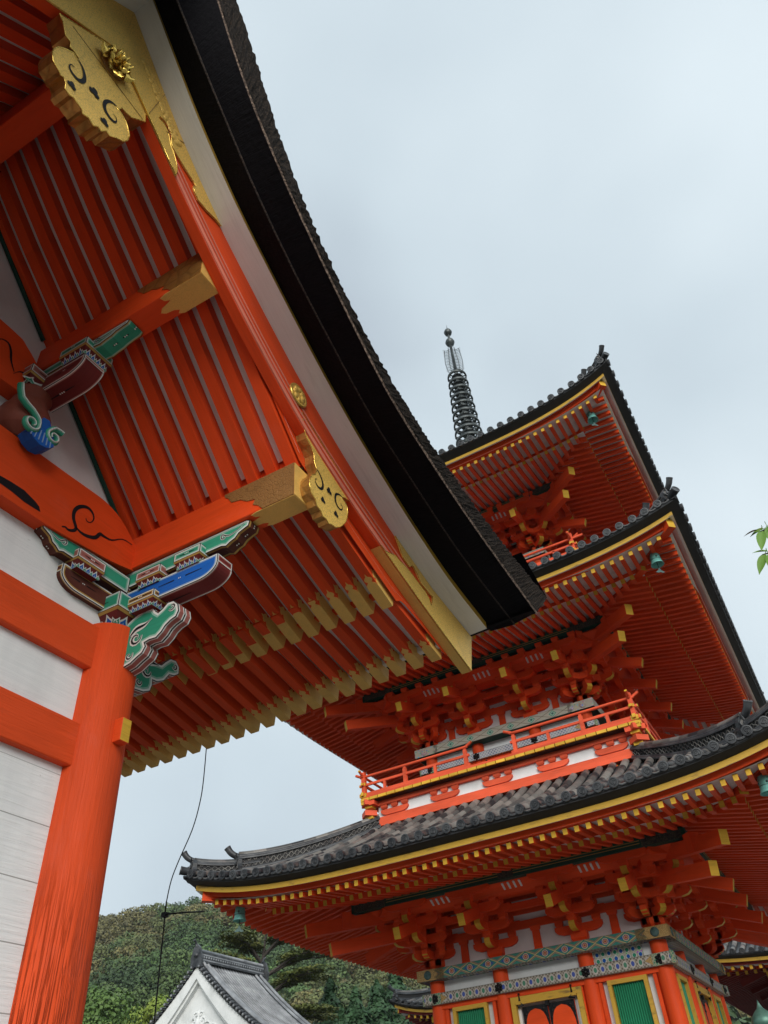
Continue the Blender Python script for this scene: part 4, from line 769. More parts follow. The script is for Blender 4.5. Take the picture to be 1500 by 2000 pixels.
def onigawara(mb, c, d, s=1.):               # ridge-end demon tile with an upturned round tile; d = outward direction
    c, d = V(c), V(d).normalized(); sd_ = V((-d.y, d.x, 0)); az = V((0, 0, 1))
    mb.prism([(x*s, z*s) for x, z in [(-.17, -.06), (.17, -.06), (.20, .02), (.165, .08), (.175, .18), (.12, .27), (.05, .31), (-.05, .31), (-.12, .27), (-.175, .18), (-.165, .08), (-.20, .02)]], c+d*.03, -sd_, az, -d*.09, 'dark_tile')
    mb.prism([(x*s, z*s) for x, z in [(-.13, 0), (.13, 0), (.13, .16), (.07, .25), (-.07, .25), (-.13, .16)]], c+d*.045, -sd_, az, -d*.02, 'grey_tile')
    f = c+d*.05*s+az*.11*s
    for q in (-1, 1):
        mb.lathe([(.0, .05), (.028, .045), (.036, .02), (.036, 0)], f+sd_*q*.055*s+az*.035*s, 'dark_tile', 8, ax=d, ref=az); mb.tube([f+sd_*q*.03*s+az*.10*s, f+sd_*q*.09*s+az*.15*s+d*.03, f+sd_*q*.12*s+az*.22*s+d*.02], [.026*s, .02*s, .006], 'dark_tile', 6)
        mb.tube([f+sd_*q*.04*s-az*.07*s+d*.02, f+sd_*q*.12*s-az*.05*s+d*.03, f+sd_*q*.17*s+az*.0*s+d*.02, f+sd_*q*.15*s+az*.06*s], [.03*s, .028*s, .02*s, .012], 'dark_tile', 6)
    mb.lathe([(0, .10), (.04, .09), (.055, .04), (.05, 0)], f-az*.02*s, 'dark_tile', 8, ax=d, ref=az)
    top = c+az*.27*s; path = [top-d*.30*s-az*.03, top-d*.10*s+az*.0, top+d*.07*s+az*.03*s, top+d*.19*s+az*.10*s, top+d*.27*s+az*.20*s]
    P_ = smooth(path, 4); mb.tube(P_, [.062*s+.018*s*i/len(P_) for i in range(len(P_))], 'dark_tile', 12, endm='dark_tile')
    e_ = P_[-1]; t = (V(P_[-1])-V(P_[-2])).normalized(); mb.lathe([(0, .006), (.052*s, .006), (.056*s, .016), (.082*s, .016), (.082*s, -.01)], e_, ['pale_tile', 'dark_tile', 'pale_tile', 'dark_tile'], 16, ax=t, ref=sd_, sm=False)
    mb.tube([V(e_)+t*.012+sd_*(.03*math.cos(a)*s)+t.cross(sd_)*(.03*math.sin(a)*s) for a in (0, .9, 1.8, 2.7, 3.6)], .008, 'dark_tile', 4)
def hip_ridge(mb, P, o0, o1, h0, h1, wd=.26, orn=1., lat=True):      # along the +x/-y diagonal, from the top (o0) down to the end (o1)
    N_ = 22; S2_ = math.sqrt(.5); sd_ = V((S2_, S2_, 0)); cen = []
    for i in range(N_+1):
        o = lerp(o0, o1, i/N_); p = roof_pt(P, o, o); t = i/N_; cen.append((p, lerp(h0, h1, t)))
    for s_ in (1, -1):
        for (zf0, zf1, w0) in ((0, .16, .62), (.16, .30, .56), (.80, .92, .52), (.92, 1.05, .44)):
            rows = [[p+sd_*s_*0+V((0, 0, h*zf0-.03)) for p, h in cen], [p+sd_*s_*wd*w0+V((0, 0, h*zf0-.02)) for p, h in cen], [p+sd_*s_*wd*w0+V((0, 0, h*zf1-.035)) for p, h in cen], [p+sd_*s_*wd*(w0-.08)+V((0, 0, h*zf1-.01)) for p, h in cen], [p+V((0, 0, h*zf1)) for p, h in cen]]
            mb.loft(rows, 'dark_tile')
        mb.loft([[p+sd_*s_*wd*.36+V((0, 0, h*.28)) for p, h in cen], [p+sd_*s_*wd*.36+V((0, 0, h*.84)) for p, h in cen]], 'eave_black')
        if lat:
            for r_ in range(3):
                q = []
                tot = (cen[-1][0]-cen[0][0]).length; K = int(tot/.035)
                for i in range(K+1):
                    t = i/K*N_; a = min(N_-1, int(t)); f_ = t-a; p = cen[a][0].lerp(cen[a+1][0], f_); h = lerp(cen[a][1], cen[a+1][1], f_)
                    q.append(p+sd_*s_*wd*.40+V((0, 0, h*(.37+.17*r_+.075*(1 if (i+r_*2) % 4 in (1, 2) else -1)))))
                mb.tube(q, .011, 'grey_tile', 4, cap=False)
    mb.tube([p+V((0, 0, h*1.05)) for p, h in cen], .075, 'grey_tile', 10)
    e_, h = cen[-1]; d = V((S2_, -S2_, -.0)); onigawara(mb, e_+V((0, 0, h*.42-.06)), d, orn)
def fascia(mb, P):
    he = P['he']; xs = [he*i/48 for i in range(-48, 49)]; cl = lambda x, o: max(-o, min(o, x))
    def row(o, z, full=None): return [V((x*o/he, -o, z+rsd(P, x, o)))for x in xs]
    zm = P['zm']
    mb.loft([row(he-.17, zm+.13), row(he-.05, zm+.01)], ['white_board'])
    mb.loft([row(he-.05, zm+.01), row(he, zm+.0), row(he, zm+.095), row(he-.04, zm+.12)], ['white_board', 'yellow_fascia', 'yellow_fascia'])
    mb.loft([row(he-.03, zm+.105), row(he+.10, zm+.16), row(he+.19, zm+.20)], ['eave_black', 'eave_black'])
def kayaoi(mb, P, mat='vermilion'):
    he = P['he']; o = he-.165; xs = [he*i/48 for i in range(-48, 49)]
    row = lambda o_, z: [V((x*o_/he, -o_, z+rsd(P, x, he-.3))) for x in xs]; zm = P['zm']
    mb.loft([row(o-.12, zm-.065), row(o, zm-.065), row(o, zm+.07), row(o+.02, zm+.07), row(o+.02, zm+.20)], mat)
def rafter_rows(P, emit, kin='both', spx=.215, red='vermilion'):
    he = P['he']; n_ = int(he/spx); of, obz = he-.225, P['hb']
    zf = lambda x, o: P['zm']-.18+.13*(of-o)+rsd(P, x, he-.25)*min(1.0, .55+.45*(o-P['hp'])/(of-P['hp']))
    zb = lambda x, o: P['zm']-.16+.20*(obz-o)+rsd(P, x, obz)*.9
    for i in range(-n_, n_+1):
        x = (i+.5)*spx
        if abs(x) < of-.10: emit('fly', x, V((x, -max(obz-.55, abs(x)-.02), zf(x, max(obz-.55, abs(x))))), V((x, -of, zf(x, of))), i)
        if abs(x) < obz-.08: emit('base', x, V((x, -max(P['hw'], abs(x)-.02), zb(x, max(P['hw'], abs(x))))), V((x, -obz, zb(x, obz))), i)
def soffit(mb, P):
    he = P['he']; xs = [he*i/24 for i in range(-24, 25)]
    def row(o, z, f=1): return [V((x*o/he, -o, z+rsd(P, x*o/he, o)*.9+.006)) for x in xs]
    of, obz, zm = he-.215, P['hb'], P['zm']
    mb.loft([row(of+.06, zm-.066), row(obz-.1, zm-.062+.13*(of-obz+.1))], 'white_board'); mb.loft([row(obz+.0, zm-.047), row(P['hw']-.1, zm-.047+.20*(obz+.1-P['hw']))], 'white_board')
    mb.loft([row(obz-.0, zm-.05), row(obz, zm+.1)], 'vermilion')
def hip_beams(mb, P, red='vermilion'):
    S2_ = math.sqrt(.5); he = P['he']; d = V((S2_, -S2_, 0)); zc = rsd(P, he, he)
    pt = lambda o, z: V((o, -o, z)); o2 = he-.10; o1 = P['hb']+.04
    mb.beam(pt(P['hw'], P['zm']-.2+.20*(o1-P['hw'])*1.), pt(o1, P['zm']-.2+zc*.55), .19, .24, red, end='yellow_end', ends=(1,), at='b')
    mb.beam(pt(o1-.9, P['zm']-.02+zc*.25), pt(o2, P['zm']-.20+zc-.02), .17, .22, red, end='yellow_end', ends=(1,), at='b')
    mb.beam(pt(o2-.45, P['zm']-.07+zc*.9+.08), pt(o2+.03, P['zm']-.055+zc+.08), .20, .035, 'black_iron', at='b')
def bell(P, side):
    S_ = {'R': (1, -1), 'L': (-1, -1), 'B': (1, 1)}[side]; o = P['he']-.68
    c = V((PX+S_[0]*o, PY+S_[1]*o, P['zm']-.14+rsd(P, P['he'], P['he'])*.78)); mb = MB()
    mb.tube([(0, 0, .14), (0, 0, -.06)], .010, 'black_iron', 6); mb.tube([(.035*math.cos(a), 0, .02+.035*math.sin(a)) for a in np.linspace(0, 6.28, 10)], .008, 'black_iron', 5)
    b = MB(); prof = [(0, -.06), (.05, -.062), (.085, -.08), (.10, -.12), (.108, -.20), (.113, -.28), (.128, -.33), (.142, -.36), (.138, -.362), (.10, -.30), (0, -.1)]
    b.lathe(prof, (0, 0, 0), 'verdigris', 20); b.tube([(.112*math.cos(a), .112*math.sin(a), -.245) for a in np.linspace(0, 6.283, 20)], .006, 'bronze_green_dark', 5)
    for k in range(4):
        a = k*math.pi/2+.4; b.lathe([(0, .018), (.022, .010), (.024, 0)], (.108*math.cos(a), .108*math.sin(a), -.20), 'bronze_green_dark', 8, ax=(math.cos(a), math.sin(a), 0), ref=(0, 0, 1))
    mb2 = MB(); mb2.tube([(0, 0, -.1), (0, 0, -.46)], .007, 'black_iron', 5); mb2.prism([(-.10, -.56), (-.03, -.50), (0, -.44), (.03, -.50), (.10, -.56), (.05, -.575), (0, -.56), (-.05, -.575)], (0, -.004, 0), V((.8, .6, 0)), (0, 0, 1), (.005, -.007, 0), 'bronze_green_dark')
    return c, mb, b, mb2
# ------------------------------------------------------------------ pagoda
pag = thing('pagoda', (PX, PY, 0), 'three-storey vermilion pagoda with grey tiled roofs and a ringed metal spire', 'pagoda')
LV = [dict(he=6.11, zm=6.18, zc=6.62, hp=3.62, hw=2.40, hb=5.0, ht=3.15, zt=8.02, z0=5.00, colr=.165, zbase=.9),
      dict(he=5.71, zm=11.32, zc=11.76, hp=3.25, hw=2.08, hb=4.66, ht=2.85, zt=13.0, z0=10.0, colr=.155, zbase=8.75),
      dict(he=5.46, zm=16.10, zc=16.76, hp=2.92, hw=1.80, hb=4.42, ht=.75, zt=20.4, z0=14.90, colr=.15, zbase=13.62)]
def part(mb, name, parent=pag, rz=0, **k):
    o = mb.build(name, parent, **k)
    if rz: o.rotation_euler.z = rz*math.pi/2
    return o
def copyrot(o, ks=(1, 2, 3)):
    for k in ks:
        c = o.copy(); S.collection.objects.link(c); c.rotation_euler.z = k*math.pi/2
        for ch in o.children:
            d = ch.copy(); S.collection.objects.link(d); d.parent = c
B_IND = 0
extra = MB()
def bracket(mb, hw, z0, steps, dz, ty='face'):
    # local: column at (0,-hw); outward -y
    red = 'vermilion'
    def blk(x, o, z, s_=.20, h=.13, y=False): mb.box((x, -o, z+h*.70), (s_, s_, h*.6), red); mb.box((x, -o, z+h*.20), (s_, s_, h*.40), red, taper=.70)
    def arm_t(o, z, L, h=.15, wd=.13):        # tangential arm with curved ends
        a = L/2; pr = [(-a, h), (-a, h*.55), (-a+.05, h*.22), (-a+.16, 0), (a-.16, 0), (a-.05, h*.22), (a, h*.55), (a, h)]
        mb.prism(pr, (0, -o-wd/2, z), (1, 0, 0), (0, 0, 1), (0, wd, 0), red)
        for s_ in (-1, 1): mb.box((s_*(a-.075), -o-wd/2-.001, z+.0), (.001, .001, .001), red)
    def arm_o(z, o1, h=.15, wd=.13, x=0):
        pr = [(hw-.2, h), (hw-.2, 0), (o1-.20, 0), (o1-.07, h*.16), (o1-.01, h*.5), (o1+.0, h)]
        mb.prism([(-a, b) for a, b in pr][::-1], (x-wd/2, 0, z), (0, 1, 0), (0, 0, 1), (wd, 0, 0), red)
        q = [(o1-.20, -.002), (o1-.07, h*.16-.002), (o1+.002, h*.5), (o1+.003, h)]
        mb.loft([[(x-wd/2, -a, z+b) for a, b in q], [(x+wd/2, -a, z+b) for a, b in q]], 'yellow_end')
    blk(0, hw, z0, .34, .20)
    for k in range(steps):
        z = z0+.19+dz*k
        o1 = hw+.40*(k+1)
        arm_o(z, o1+.10)
        for j in range(k+1):
            o = hw+.40*j
            arm_t(o, z+.001*j, 1.02 if j == k else 1.24, .165)
            for x in (-.40, 0, .40): blk(x, o, z+.148, .17, dz-.145)
        blk(0, o1, z+.148, .17, dz-.145)
    # long raking tail beam with a gilt end, outermost arm and blocks under the purlin
    zt = z0+.19+dz*steps
    arm_t(hw+.40*steps, zt-.0, .98, .15)
    for x in (-.42, 0, .42): blk(x, hw+.40*steps, zt+.148, .17, .12)
def tail(mb, hw, z0, o1, z1, x=0, wd=.15, h=.22):
    mb.beam((x, -(hw-.1), z1+.34*(o1-hw+.1)), (x, -o1, z1), wd, h, 'vermilion', end='yellow_end', ends=(1,), at='b')
for li, P in enumerate(LV):
    hw, z0, cr_ = P['hw'], P['z0'], P['colr']; cb = hw*.387 if li == 0 else hw*.37; xs_c = (-hw, -cb, cb, hw)
    zp = P['zm']-.06
    # roof
    mb = MB(); roof_side(mb, P); rf = part(mb, 'tiled_roof'); 
    mb = MB(); hip_ridge(mb, P, P['ht']+.02, P['he']-.62, .26, .38, .28, .95); hp1 = part(mb, 'upper_hip_ridge', rf)
    mb = MB(); hip_ridge(mb, P, P['he']-.95, P['he']+.06, .22, .27, .24, .85); hp2 = part(mb, 'lower_hip_ridge', rf)
    mb = MB(); c = roof_pt(P, P['he']+.20, P['he']+.20); mb.tube([c+V((-.25, .25, .0)), c+V((.05, -.05, .07))], [.075, .088], 'dark_tile', 12); mb.lathe([(0, .004), (.055, .004), (.060, .014), (.09, .014), (.09, -.01)], c+V((.05, -.05, .07)), 'dark_tile', 14, ax=(.7, -.7, .2), ref=(0, 0, 1), sm=False); part(mb, 'corner_tile', rf)
    copyrot(rf)
    for (nm, fn) in (('eave_board', fascia), ('eave_beam', kayaoi), ('soffit', soffit), ('hip_beam', hip_beams)):
        mb = MB(); fn(mb, P); o = part(mb, nm); copyrot(o)
        if nm == 'eave_board' and li == 0: o['label'] = 'yellow edge board with a white underside below the tiles'
    # rafters
    rest = MB()
    for k in range(4):
        def em(kind, x, a, b, i):
            w_, h_ = (.085, .10) if kind == 'fly' else (.09, .11)
            if li == 0 and k == 0:
                m2 = MB(); m2.beam(a, b, w_, h_, 'vermilion', end='yellow_end', ends=(1,), at='b'); part(m2, 'flying_rafter' if kind == 'fly' else 'rafter')
            else: rest.T = R4(k); rest.beam(a, b, w_, h_, 'vermilion', end='yellow_end', ends=(1,), at='b')
        rafter_rows(P, em)
    part(rest, 'rafters', kind='stuff')
    # purlin ring (dark green) with carved ends
    mb = MB(); hp = P['hp']; mb.box((0, -hp, zp+.13), (2*hp+.16, .17, .20), 'deep_green')
    for s_ in (-1, 1): mb.box((s_*(hp-.38), -hp-.088, zp+.13), (.78, .006, .19), 'carved_dark')
    for zz in (.10, .15): mb.box((0, -hp-.0875, zp+zz), (2*hp-1.6, .006, .010), 'outline_ochre')
    mb.box((0, -hp-.09, zp+.13), (.34, .012, .17), 'carved_dark'); o = part(mb, 'eave_purlin'); copyrot(o)
    # infill between the bracket steps: boards with clusters of white ribs
    mb = MB(); oa, ob_, za, zb_ = hw+.86, hw+1.16, z0+.97, z0+1.22
    mb.loft([[(-oa, -oa, za), (oa, -oa, za)], [(-ob_, -ob_, zb_), (ob_, -ob_, zb_)]], 'vermilion'); mb.loft([[(-hw-.4, -hw-.42, z0+1.0), (hw+.4, -hw-.42, z0+1.0)], [(-oa, -oa, z0+1.02), (oa, -oa, z0+1.02)]], 'vermilion')
    o = part(mb, 'infill_board'); copyrot(o)
    for xm in (-(hw+cb)/2, 0, (hw+cb)/2):
        for i in range(-1, 3):
            mb = MB(); mb.beam((xm+(i-.5)*.125, -oa-.0, za+.03), (xm+(i-.5)*.125, -ob_+.08, zb_-.085), .042, .02, 'plaster'); o = part(mb, 'white_rib'); copyrot(o, (1,))
    # wall behind brackets: plaster with through-beams
    mb = MB(); mb.box((0, -hw+.02, z0+.62), (2*hw, .06, 1.24), 'plaster'); o = part(mb, 'bracket_zone_wall'); copyrot(o)
    for k in range(4):
        mb = MB(); mb.box((0, -hw+.0, z0+.19+.28*k+.07+.28), (2*hw+.5, .13, .15), 'vermilion'); o = part(mb, 'through_beam'); copyrot(o)
        if k < 2: mb = MB(); mb.box((0, -hw-.40*(k+1), z0+.19+.28*(k+1)+.35), (2*(hw+.4*(k+1))+.3, .11, .13), 'vermilion'); o = part(mb, 'through_beam'); copyrot(o)
    for xm in ((-hw-cb)/2, 0, (hw+cb)/2):
        mb = MB(); mb.prism([(-.115, 0), (-.085, .08), (-.08, .40), (.08, .40), (.085, .08), (.115, 0)], (xm, -hw-.045, z0+.005), (1, 0, 0), (0, 0, 1), (0, .06, 0), 'vermilion'); mb.box((xm, -hw-.0, z0+.44), (.24, .16, .08), 'vermilion', taper=.8)
        o = part(mb, 'strut'); copyrot(o)
    # bracket sets
    for i, x in enumerate(xs_c):
        mb = MB(); bracket(mb, hw, z0, 3, .28); b_ = part(mb, 'bracket_set'); b_.location.x = 0
        for v_ in b_.data.vertices: v_.co.x += x
        mt = MB(); tail(mt, hw, z0, P['hp']+.44, P['zm']-.80, x); part(mt, 'tail_rafter', b_); copyrot(b_)
    # diagonal set at the +x/-y corner
    mb = MB(); mb.T = Matrix.Rotation(math.radians(45), 4, 'Z') @ Matrix.Translation((0, 0, 0)); sq = math.sqrt(2)
    bracket(mb, hw*sq, z0+.004, 3, .281); b_ = part(mb, 'corner_bracket_set')
    mt = MB(); mt.T = mb.T
    mt.beam((0, -(hw*sq-.1), P['zm']-.50+.45), (0, -P['hp']*sq-1.12, P['zm']-.50), .18, .25, 'vermilion', end='yellow_end', ends=(1,), at='b')
    mt.beam((0, -(hw*sq-.1), P['zm']-.86+.42), (0, -P['hp']*sq-.58, P['zm']-.86), .18, .25, 'vermilion', end='yellow_end', ends=(1,), at='b')
    mt.beam((0, -P['hp']*sq-.25, P['zm']-.34), (0, -P['hp']*sq-.25, P['zm']-.02), .22, .20, 'vermilion', upv=(0, 1, 0))
    part(mt, 'tail_rafter', b_); copyrot(b_)
    # plate beam, head beam, columns, necks
    ph = (.20, .205, .19)[li]; pat = ('flower_pattern', 'mintdiamond_pattern', 'mintdiamond_pattern')[li]; e_ = hw+.32; zz = z0-ph/2
    mb = MB(); R_ = (V((1, 0, 0)), V((0, 1, 0)), V((0, 0, 1)))
    mb.box((0, -hw, zz), (2*e_, .64, ph), pat, R_, vn=True, bot='mosaic_pattern' if li == 0 else 'deep_green', end='ochre_plate' if li == 0 else 'blossom_band', top='vermilion')
    o = part(mb, 'plate_beam')
    for s_ in (-1, 1):
        mb2 = MB()
        mt_ = 'ochre_plate' if li == 0 else 'blossom_band'; L_ = .52 if li == 0 else .62
        mb2.prism([(0, -ph/2-.002), (0, ph/2+.002), (L_-.06, ph/2+.002), (L_-.10, ph/4), (L_, 0), (L_-.10, -ph/4), (L_-.06, -ph/2-.002)][::-1 if s_ > 0 else 1], (s_*(e_+.002), -hw-.322, zz), (-s_, 0, 0), (0, 0, 1), (0, .01, 0), mt_)
        mb2.lathe([(.085, 0), (.085, .008), (.06, .012), (0, .012)], (s_*(e_-.26), -hw-.327, zz), 'bronze_green_dark' if li == 0 else mt_, 16, ax=(0, -1, 0), ref=(1, 0, 0))
        part(mb2, 'plate_end', o)
    copyrot(o)
    zh = (4.465, 9.44, 14.36)[li]; hh = (.20, .17, .16)[li]; eh = hw+.27
    mb = MB(); mb.box((0, -hw-.10-.03, zh), (2*eh, .18, hh), ('mosaic_pattern', 'fret_pattern', 'fret_pattern')[li], vn=True, bot='mosaic_pattern'); o = part(mb, 'head_beam')
    for s_ in (-1, 1):
        mb2 = MB()
        mb2.box((s_*(eh-.20), -hw-.222, zh), (.42, .010, hh+.006), 'scroll_green'); mb2.prism([(0, -hh*.4), (0, hh*.4), (.14, 0)][::-1 if s_ > 0 else 1], (s_*(eh-.42), -hw-.226, zh), (-s_, 0, 0), (0, 0, 1), (0, .004, 0), 'ochre_plate'); part(mb2, 'beam_end', o)
    for x in xs_c:
        mb2 = MB(); q = (x, -hw-.222, zh)
        mb2.lathe([(.0, .055), (.030, .05), (.038, .03), (.05, .012), (.06, 0)], q, 'black_iron', 10, ax=(0, -1, 0), ref=(1, 0, 0))
        for k in range(6): a = k*1.047+.52; mb2.lathe([(0, .022), (.028, .018), (.034, 0)], (q[0]+.060*math.cos(a), q[1]-.004, q[2]+.060*math.sin(a)), 'black_iron', 7, ax=(0, -1, 0), ref=(1, 0, 0))
        part(mb2, 'iron_rosette', o)
    copyrot(o)
    for x in xs_c[:3]:
        mb = MB(); mb.lathe([(cr_, P['zbase']-.05), (cr_, z0-ph+.002)], (x, -hw, 0), 'vermilion', 24); o = part(mb, 'column'); copyrot(o)
    mb = MB(); mb.box((0, -hw+.03, (P['zbase']+z0-ph)/2), (2*hw, .08, z0-ph-P['zbase']), 'plaster'); o = part(mb, 'wall'); copyrot(o)
    # bay fillings
    zt_ = zh-hh/2; zb2 = P['zbase']+.1
    if li < 2:
        mb = MB(); mb.box((0, -hw-.07, zt_-.045), (2*hw, .12, .09), 'vermilion'); 
        for x in xs_c:
            for s_ in (-1, 1):
                if abs(x+s_*.24) < hw: mb.box((x+s_*(cr_+.035), -hw-.05, (zt_+zb2)/2), (.07, .10, zt_-zb2), 'vermilion')
        mb.box((0, -hw-.06, zb2+(1.0 if li == 0 else .02)), (2*hw, .10, .16), 'vermilion'); o = part(mb, 'wall_frame'); copyrot(o)
        for xm, wd in (((-hw-cb)/2, hw-cb), ((hw+cb)/2, hw-cb)):
            win_w = wd-2*cr_-.36; zt3 = zt_-.09; zb3 = zb2+1.1 if li == 0 else zb2+.1; hgt = zt3-zb3; zc_ = (zt3+zb3)/2
            mb = MB(); fwd = .075
            for s_ in (-1, 1): mb.box((xm+s_*(win_w/2-fwd/2), -hw-.095, zc_), (fwd, .09, hgt), 'yellow_fascia')
            mb.box((xm, -hw-.095, zt3-fwd/2), (win_w-2*fwd, .088, fwd), 'yellow_fascia'); mb.box((xm, -hw-.095, zb3+fwd/2), (win_w-2*fwd, .088, fwd), 'yellow_fascia'); o = part(mb, 'window_frame')
            for s_ in (-1, 1): mb.box((xm+s_*(win_w/2+.03), -hw-.06, zc_), (.055, .10, hgt), 'vermilion')
            m2 = MB(); nb = int((win_w-2*fwd)/.045)
            for i in range(nb): m2.prism([(-.018, 0), (0, -.022), (.018, 0)], (xm-(win_w/2-fwd)+(i+.5)*(win_w-2*fwd)/nb, -hw-.055, zb3+fwd), (1, 0, 0), (0, 1, 0), (0, 0, hgt-2*fwd), 'green_lattice')
            m2.box((xm, -hw-.03, zc_), (win_w-2*fwd, .02, hgt-2*fwd), 'green_lattice'); part(m2, 'green_lattice', o); copyrot(o)
        # door bay
        dw = 2*cb-2*cr_-.02; mb = MB(); zt3 = zt_-.10; f_ = .10
        for s_ in (-1, 1): mb.box((s_*(dw/2-.06), -hw-.10, (zt3+zb2)/2), (f_, .13, zt3-zb2), 'yellow_fascia')
        mb.box((0, -hw-.10, zt3-f_/2), (dw-.02-.2, .128, f_), 'yellow_fascia'); mb.box((0, -hw-.13, zt3-f_-.01), (dw-.24, .10, .05), 'yellow_fascia'); o = part(mb, 'door_frame')
        for s_ in (-1, 1):
            m2 = MB(); lw = .53; xm = s_*(lw/2+.012); dh = zt3-f_-.08-zb2; m2.box((xm, -hw-.065, zb2+dh/2), (lw, .05, dh), 'vermilion'); dl = part(m2, 'door_leaf', o)
            dk = MB(); T0 = zb2+dh; pol = [(-lw/2, 0), (lw/2, 0), (lw/2, -.62), (lw/2-.015, -.62), (lw/2-.022, -.45), (lw/2-.035, -.32), (lw/2-.06, -.21), (lw/2-.10, -.13), (lw/2-.16, -.08), (0, -.05), (-lw/2+.16, -.08), (-lw/2+.10, -.13), (-lw/2+.06, -.21), (-lw/2+.035, -.32), (-lw/2+.022, -.45), (-lw/2+.015, -.62), (-lw/2, -.62)]
            dk.prism([(a, T0+b) for a, b in pol][::-1], (xm, -hw-.094, 0), (1, 0, 0), (0, 0, 1), (0, .006, 0), 'black_iron')
            for a, b in [(-.20, -.13), (.20, -.13), (-.16, -.07), (.16, -.07), (-.225, -.24), (.225, -.24)]: dk.lathe([(0, .012), (.02, .008), (.028, 0)], (xm+a*1.05, -hw-.096, T0+b), 'black_iron', 6, ax=(0, -1, 0), ref=(1, 0, 0))
            ik = part(dk, 'iron_fitting', o)
            hk = MB(); hx = s_*(lw+.02); hk.tube([(hx, -hw-.16, T0+.20), (hx, -hw-.15, T0+.08), (hx-s_*.06, -hw-.17, T0+.03), (hx+s_*.05, -hw-.16, T0+.0)], [.012, .03, .028, .012], 'black_iron', 6); hk.lathe([(0, .03), (.022, .02), (.026, 0)], (hx, -hw-.16, T0+.21), 'black_iron', 8); part(hk, 'iron_hinge', o)
        mb = MB(); mb.box((0, -hw-.11, zt3-f_-.04), (.07, .06, .16), 'black_iron'); part(mb, 'iron_latch', o)
        for s_ in (-1, 1): m3 = MB(); m3.box((s_*(dw/2-.135), -hw-.055, (zt3+zb2)/2-.1), (.07, .02, zt3-zb2-.2), 'white_board'); part(m3, 'jamb_strip', o)
        copyrot(o)
    if li == 0:
        mb = MB(); mb.box((1.53, -hw-.012, 4.68), (1.10, .06, .24), 'blossom_band')
        for i in range(9):
            for j in range(2): mb.tube([(1.05+.122*i+.045*math.cos(a), -hw-.045, 4.63+.11*j+.045*math.sin(a)) for a in np.linspace(0, 6.28, 9)], .007, 'outline_white', 4, cap=False); mb.lathe([(0, .004), (.034, .004)], (1.05+.122*i, -hw-.043, 4.63+.11*j), ('cobalt', 'mint_green')[(i+j) % 2], 8, ax=(0, -1, 0), ref=(1, 0, 0))
        part(mb, 'painted_transom')
    # balcony below this storey
    if li > 0:
        Q = LV[li-1]; ho = Q['ht']+.05; zb_ = (8.03, 12.98)[li-1]; zd = P['zbase']
        zb_ = min(zb_, 99); dh = zd-.02-(zb_)  # height of the balcony base band
        mb = MB(); mb.box((0, -ho+.02, zb_+.10), (2*ho+.04, .16, .20), 'worn_red_rail'); o = part(mb, 'balcony_base_beam'); copyrot(o)
        mb = MB(); mb.box((0, -ho+.055, zb_+.45), (2*ho-.12, .05, .75), 'plaster'); o = part(mb, 'balcony_wall'); copyrot(o)
        for x in (-ho*.84, -ho*.42, 0.0, ho*.42, ho*.84) if li == 1 else (-ho*.8, -ho*.27, ho*.27, ho*.8):
            mb = MB(); a = .37; pr = [(-a, .13), (-a, .08), (-a+.05, .03), (-a+.14, 0), (a-.14, 0), (a-.05, .03), (a, .08), (a, .13)]; mb.prism(pr, (x, -ho-.03, zb_+.235), (1, 0, 0), (0, 0, 1), (0, .14, 0), 'worn_red_rail')
            for d_ in (-.28, 0, .28): mb.box((x+d_, -ho+.035, zb_+.455), (.17, .14, .06), 'worn_red_rail'); mb.box((x+d_, -ho+.035, zb_+.408), (.17, .14, .034), 'worn_red_rail', taper=.7)
            o = part(mb, 'balcony_bracket'); copyrot(o)
        mb = MB(); mb.box((0, -ho+.02, zb_+.54), (2*ho+.5, .15, .11), 'worn_red_rail'); o = part(mb, 'balcony_beam'); copyrot(o)
        od = ho+.26; mb = MB(); n_ = int(2*od/.235)
        mb.box((0, -(od-.55), zd-.025), (2*od-.1, 1.1, .05), 'worn_red_rail'); o = part(mb, 'balcony_deck'); copyrot(o)
        mb = MB()
        for i in range(n_): mb.box((-od+(i+.5)*2*od/n_, -od+.10, zd-.09), (2*od/n_-.022, .24, .065), 'yellow_end'); 
        mb.box((0, -od+.13, zd-.10), (2*od-.05, .20, .07), 'black_iron'); o = part(mb, 'deck_edge_boards'); copyrot(o)
        # railing
        mb = MB(); orl = od-.07; rr_ = 'worn_red_rail'; gap = .52 if li == 1 else 0; hr = .50 if li == 1 else .46
        posts = [-orl+.0, -orl*.66, -gap-.10, gap+.10, orl*.66] if gap else [-orl, -orl*.5, 0, orl*.5]
        for x in posts: mb.box((x, -orl, zd+hr*.42), (.085, .085, hr*.84), rr_); mb.box((x, -orl-.0, zd+hr*.86), (.07, .07, .05), rr_, taper=.7)
        for x in [(a+b)/2 for a, b in zip(posts[:-1], posts[1:]) if not (gap and a < 0 < b)]+[orl*.83]: mb.box((x, -orl, zd+hr*.33), (.07, .05, hr*.50), rr_)
        segs = [(-orl-.12, -gap), (gap, orl+.12)] if gap else [(-orl-.12, orl+.12)]
        for a, b in segs:
            mb.box(((a+b)/2, -orl, zd+.045), (b-a, .07, .08), rr_); mb.box(((a+b)/2, -orl, zd+hr*.58), (b-a, .05, .055), rr_)
            q = [(a-(.10 if a < -orl else .12), zd+hr+.09), (a+.06, zd+hr+.015), (a+.25, zd+hr), (b-.25, zd+hr), (b-.06, zd+hr+.015), (b+.10, zd+hr+.09)]
            mb.tube([(x, -orl, z) for x, z in smooth(q, 4)], .033, rr_, 10, endm='yellow_end')
        for a in (-orl-.12, orl+.12): mb.box((a, -orl, zd+.045), (.012, .072, .083), 'yellow_end'); mb.box((a, -orl, zd+hr*.58), (.012, .053, .058), 'yellow_end')
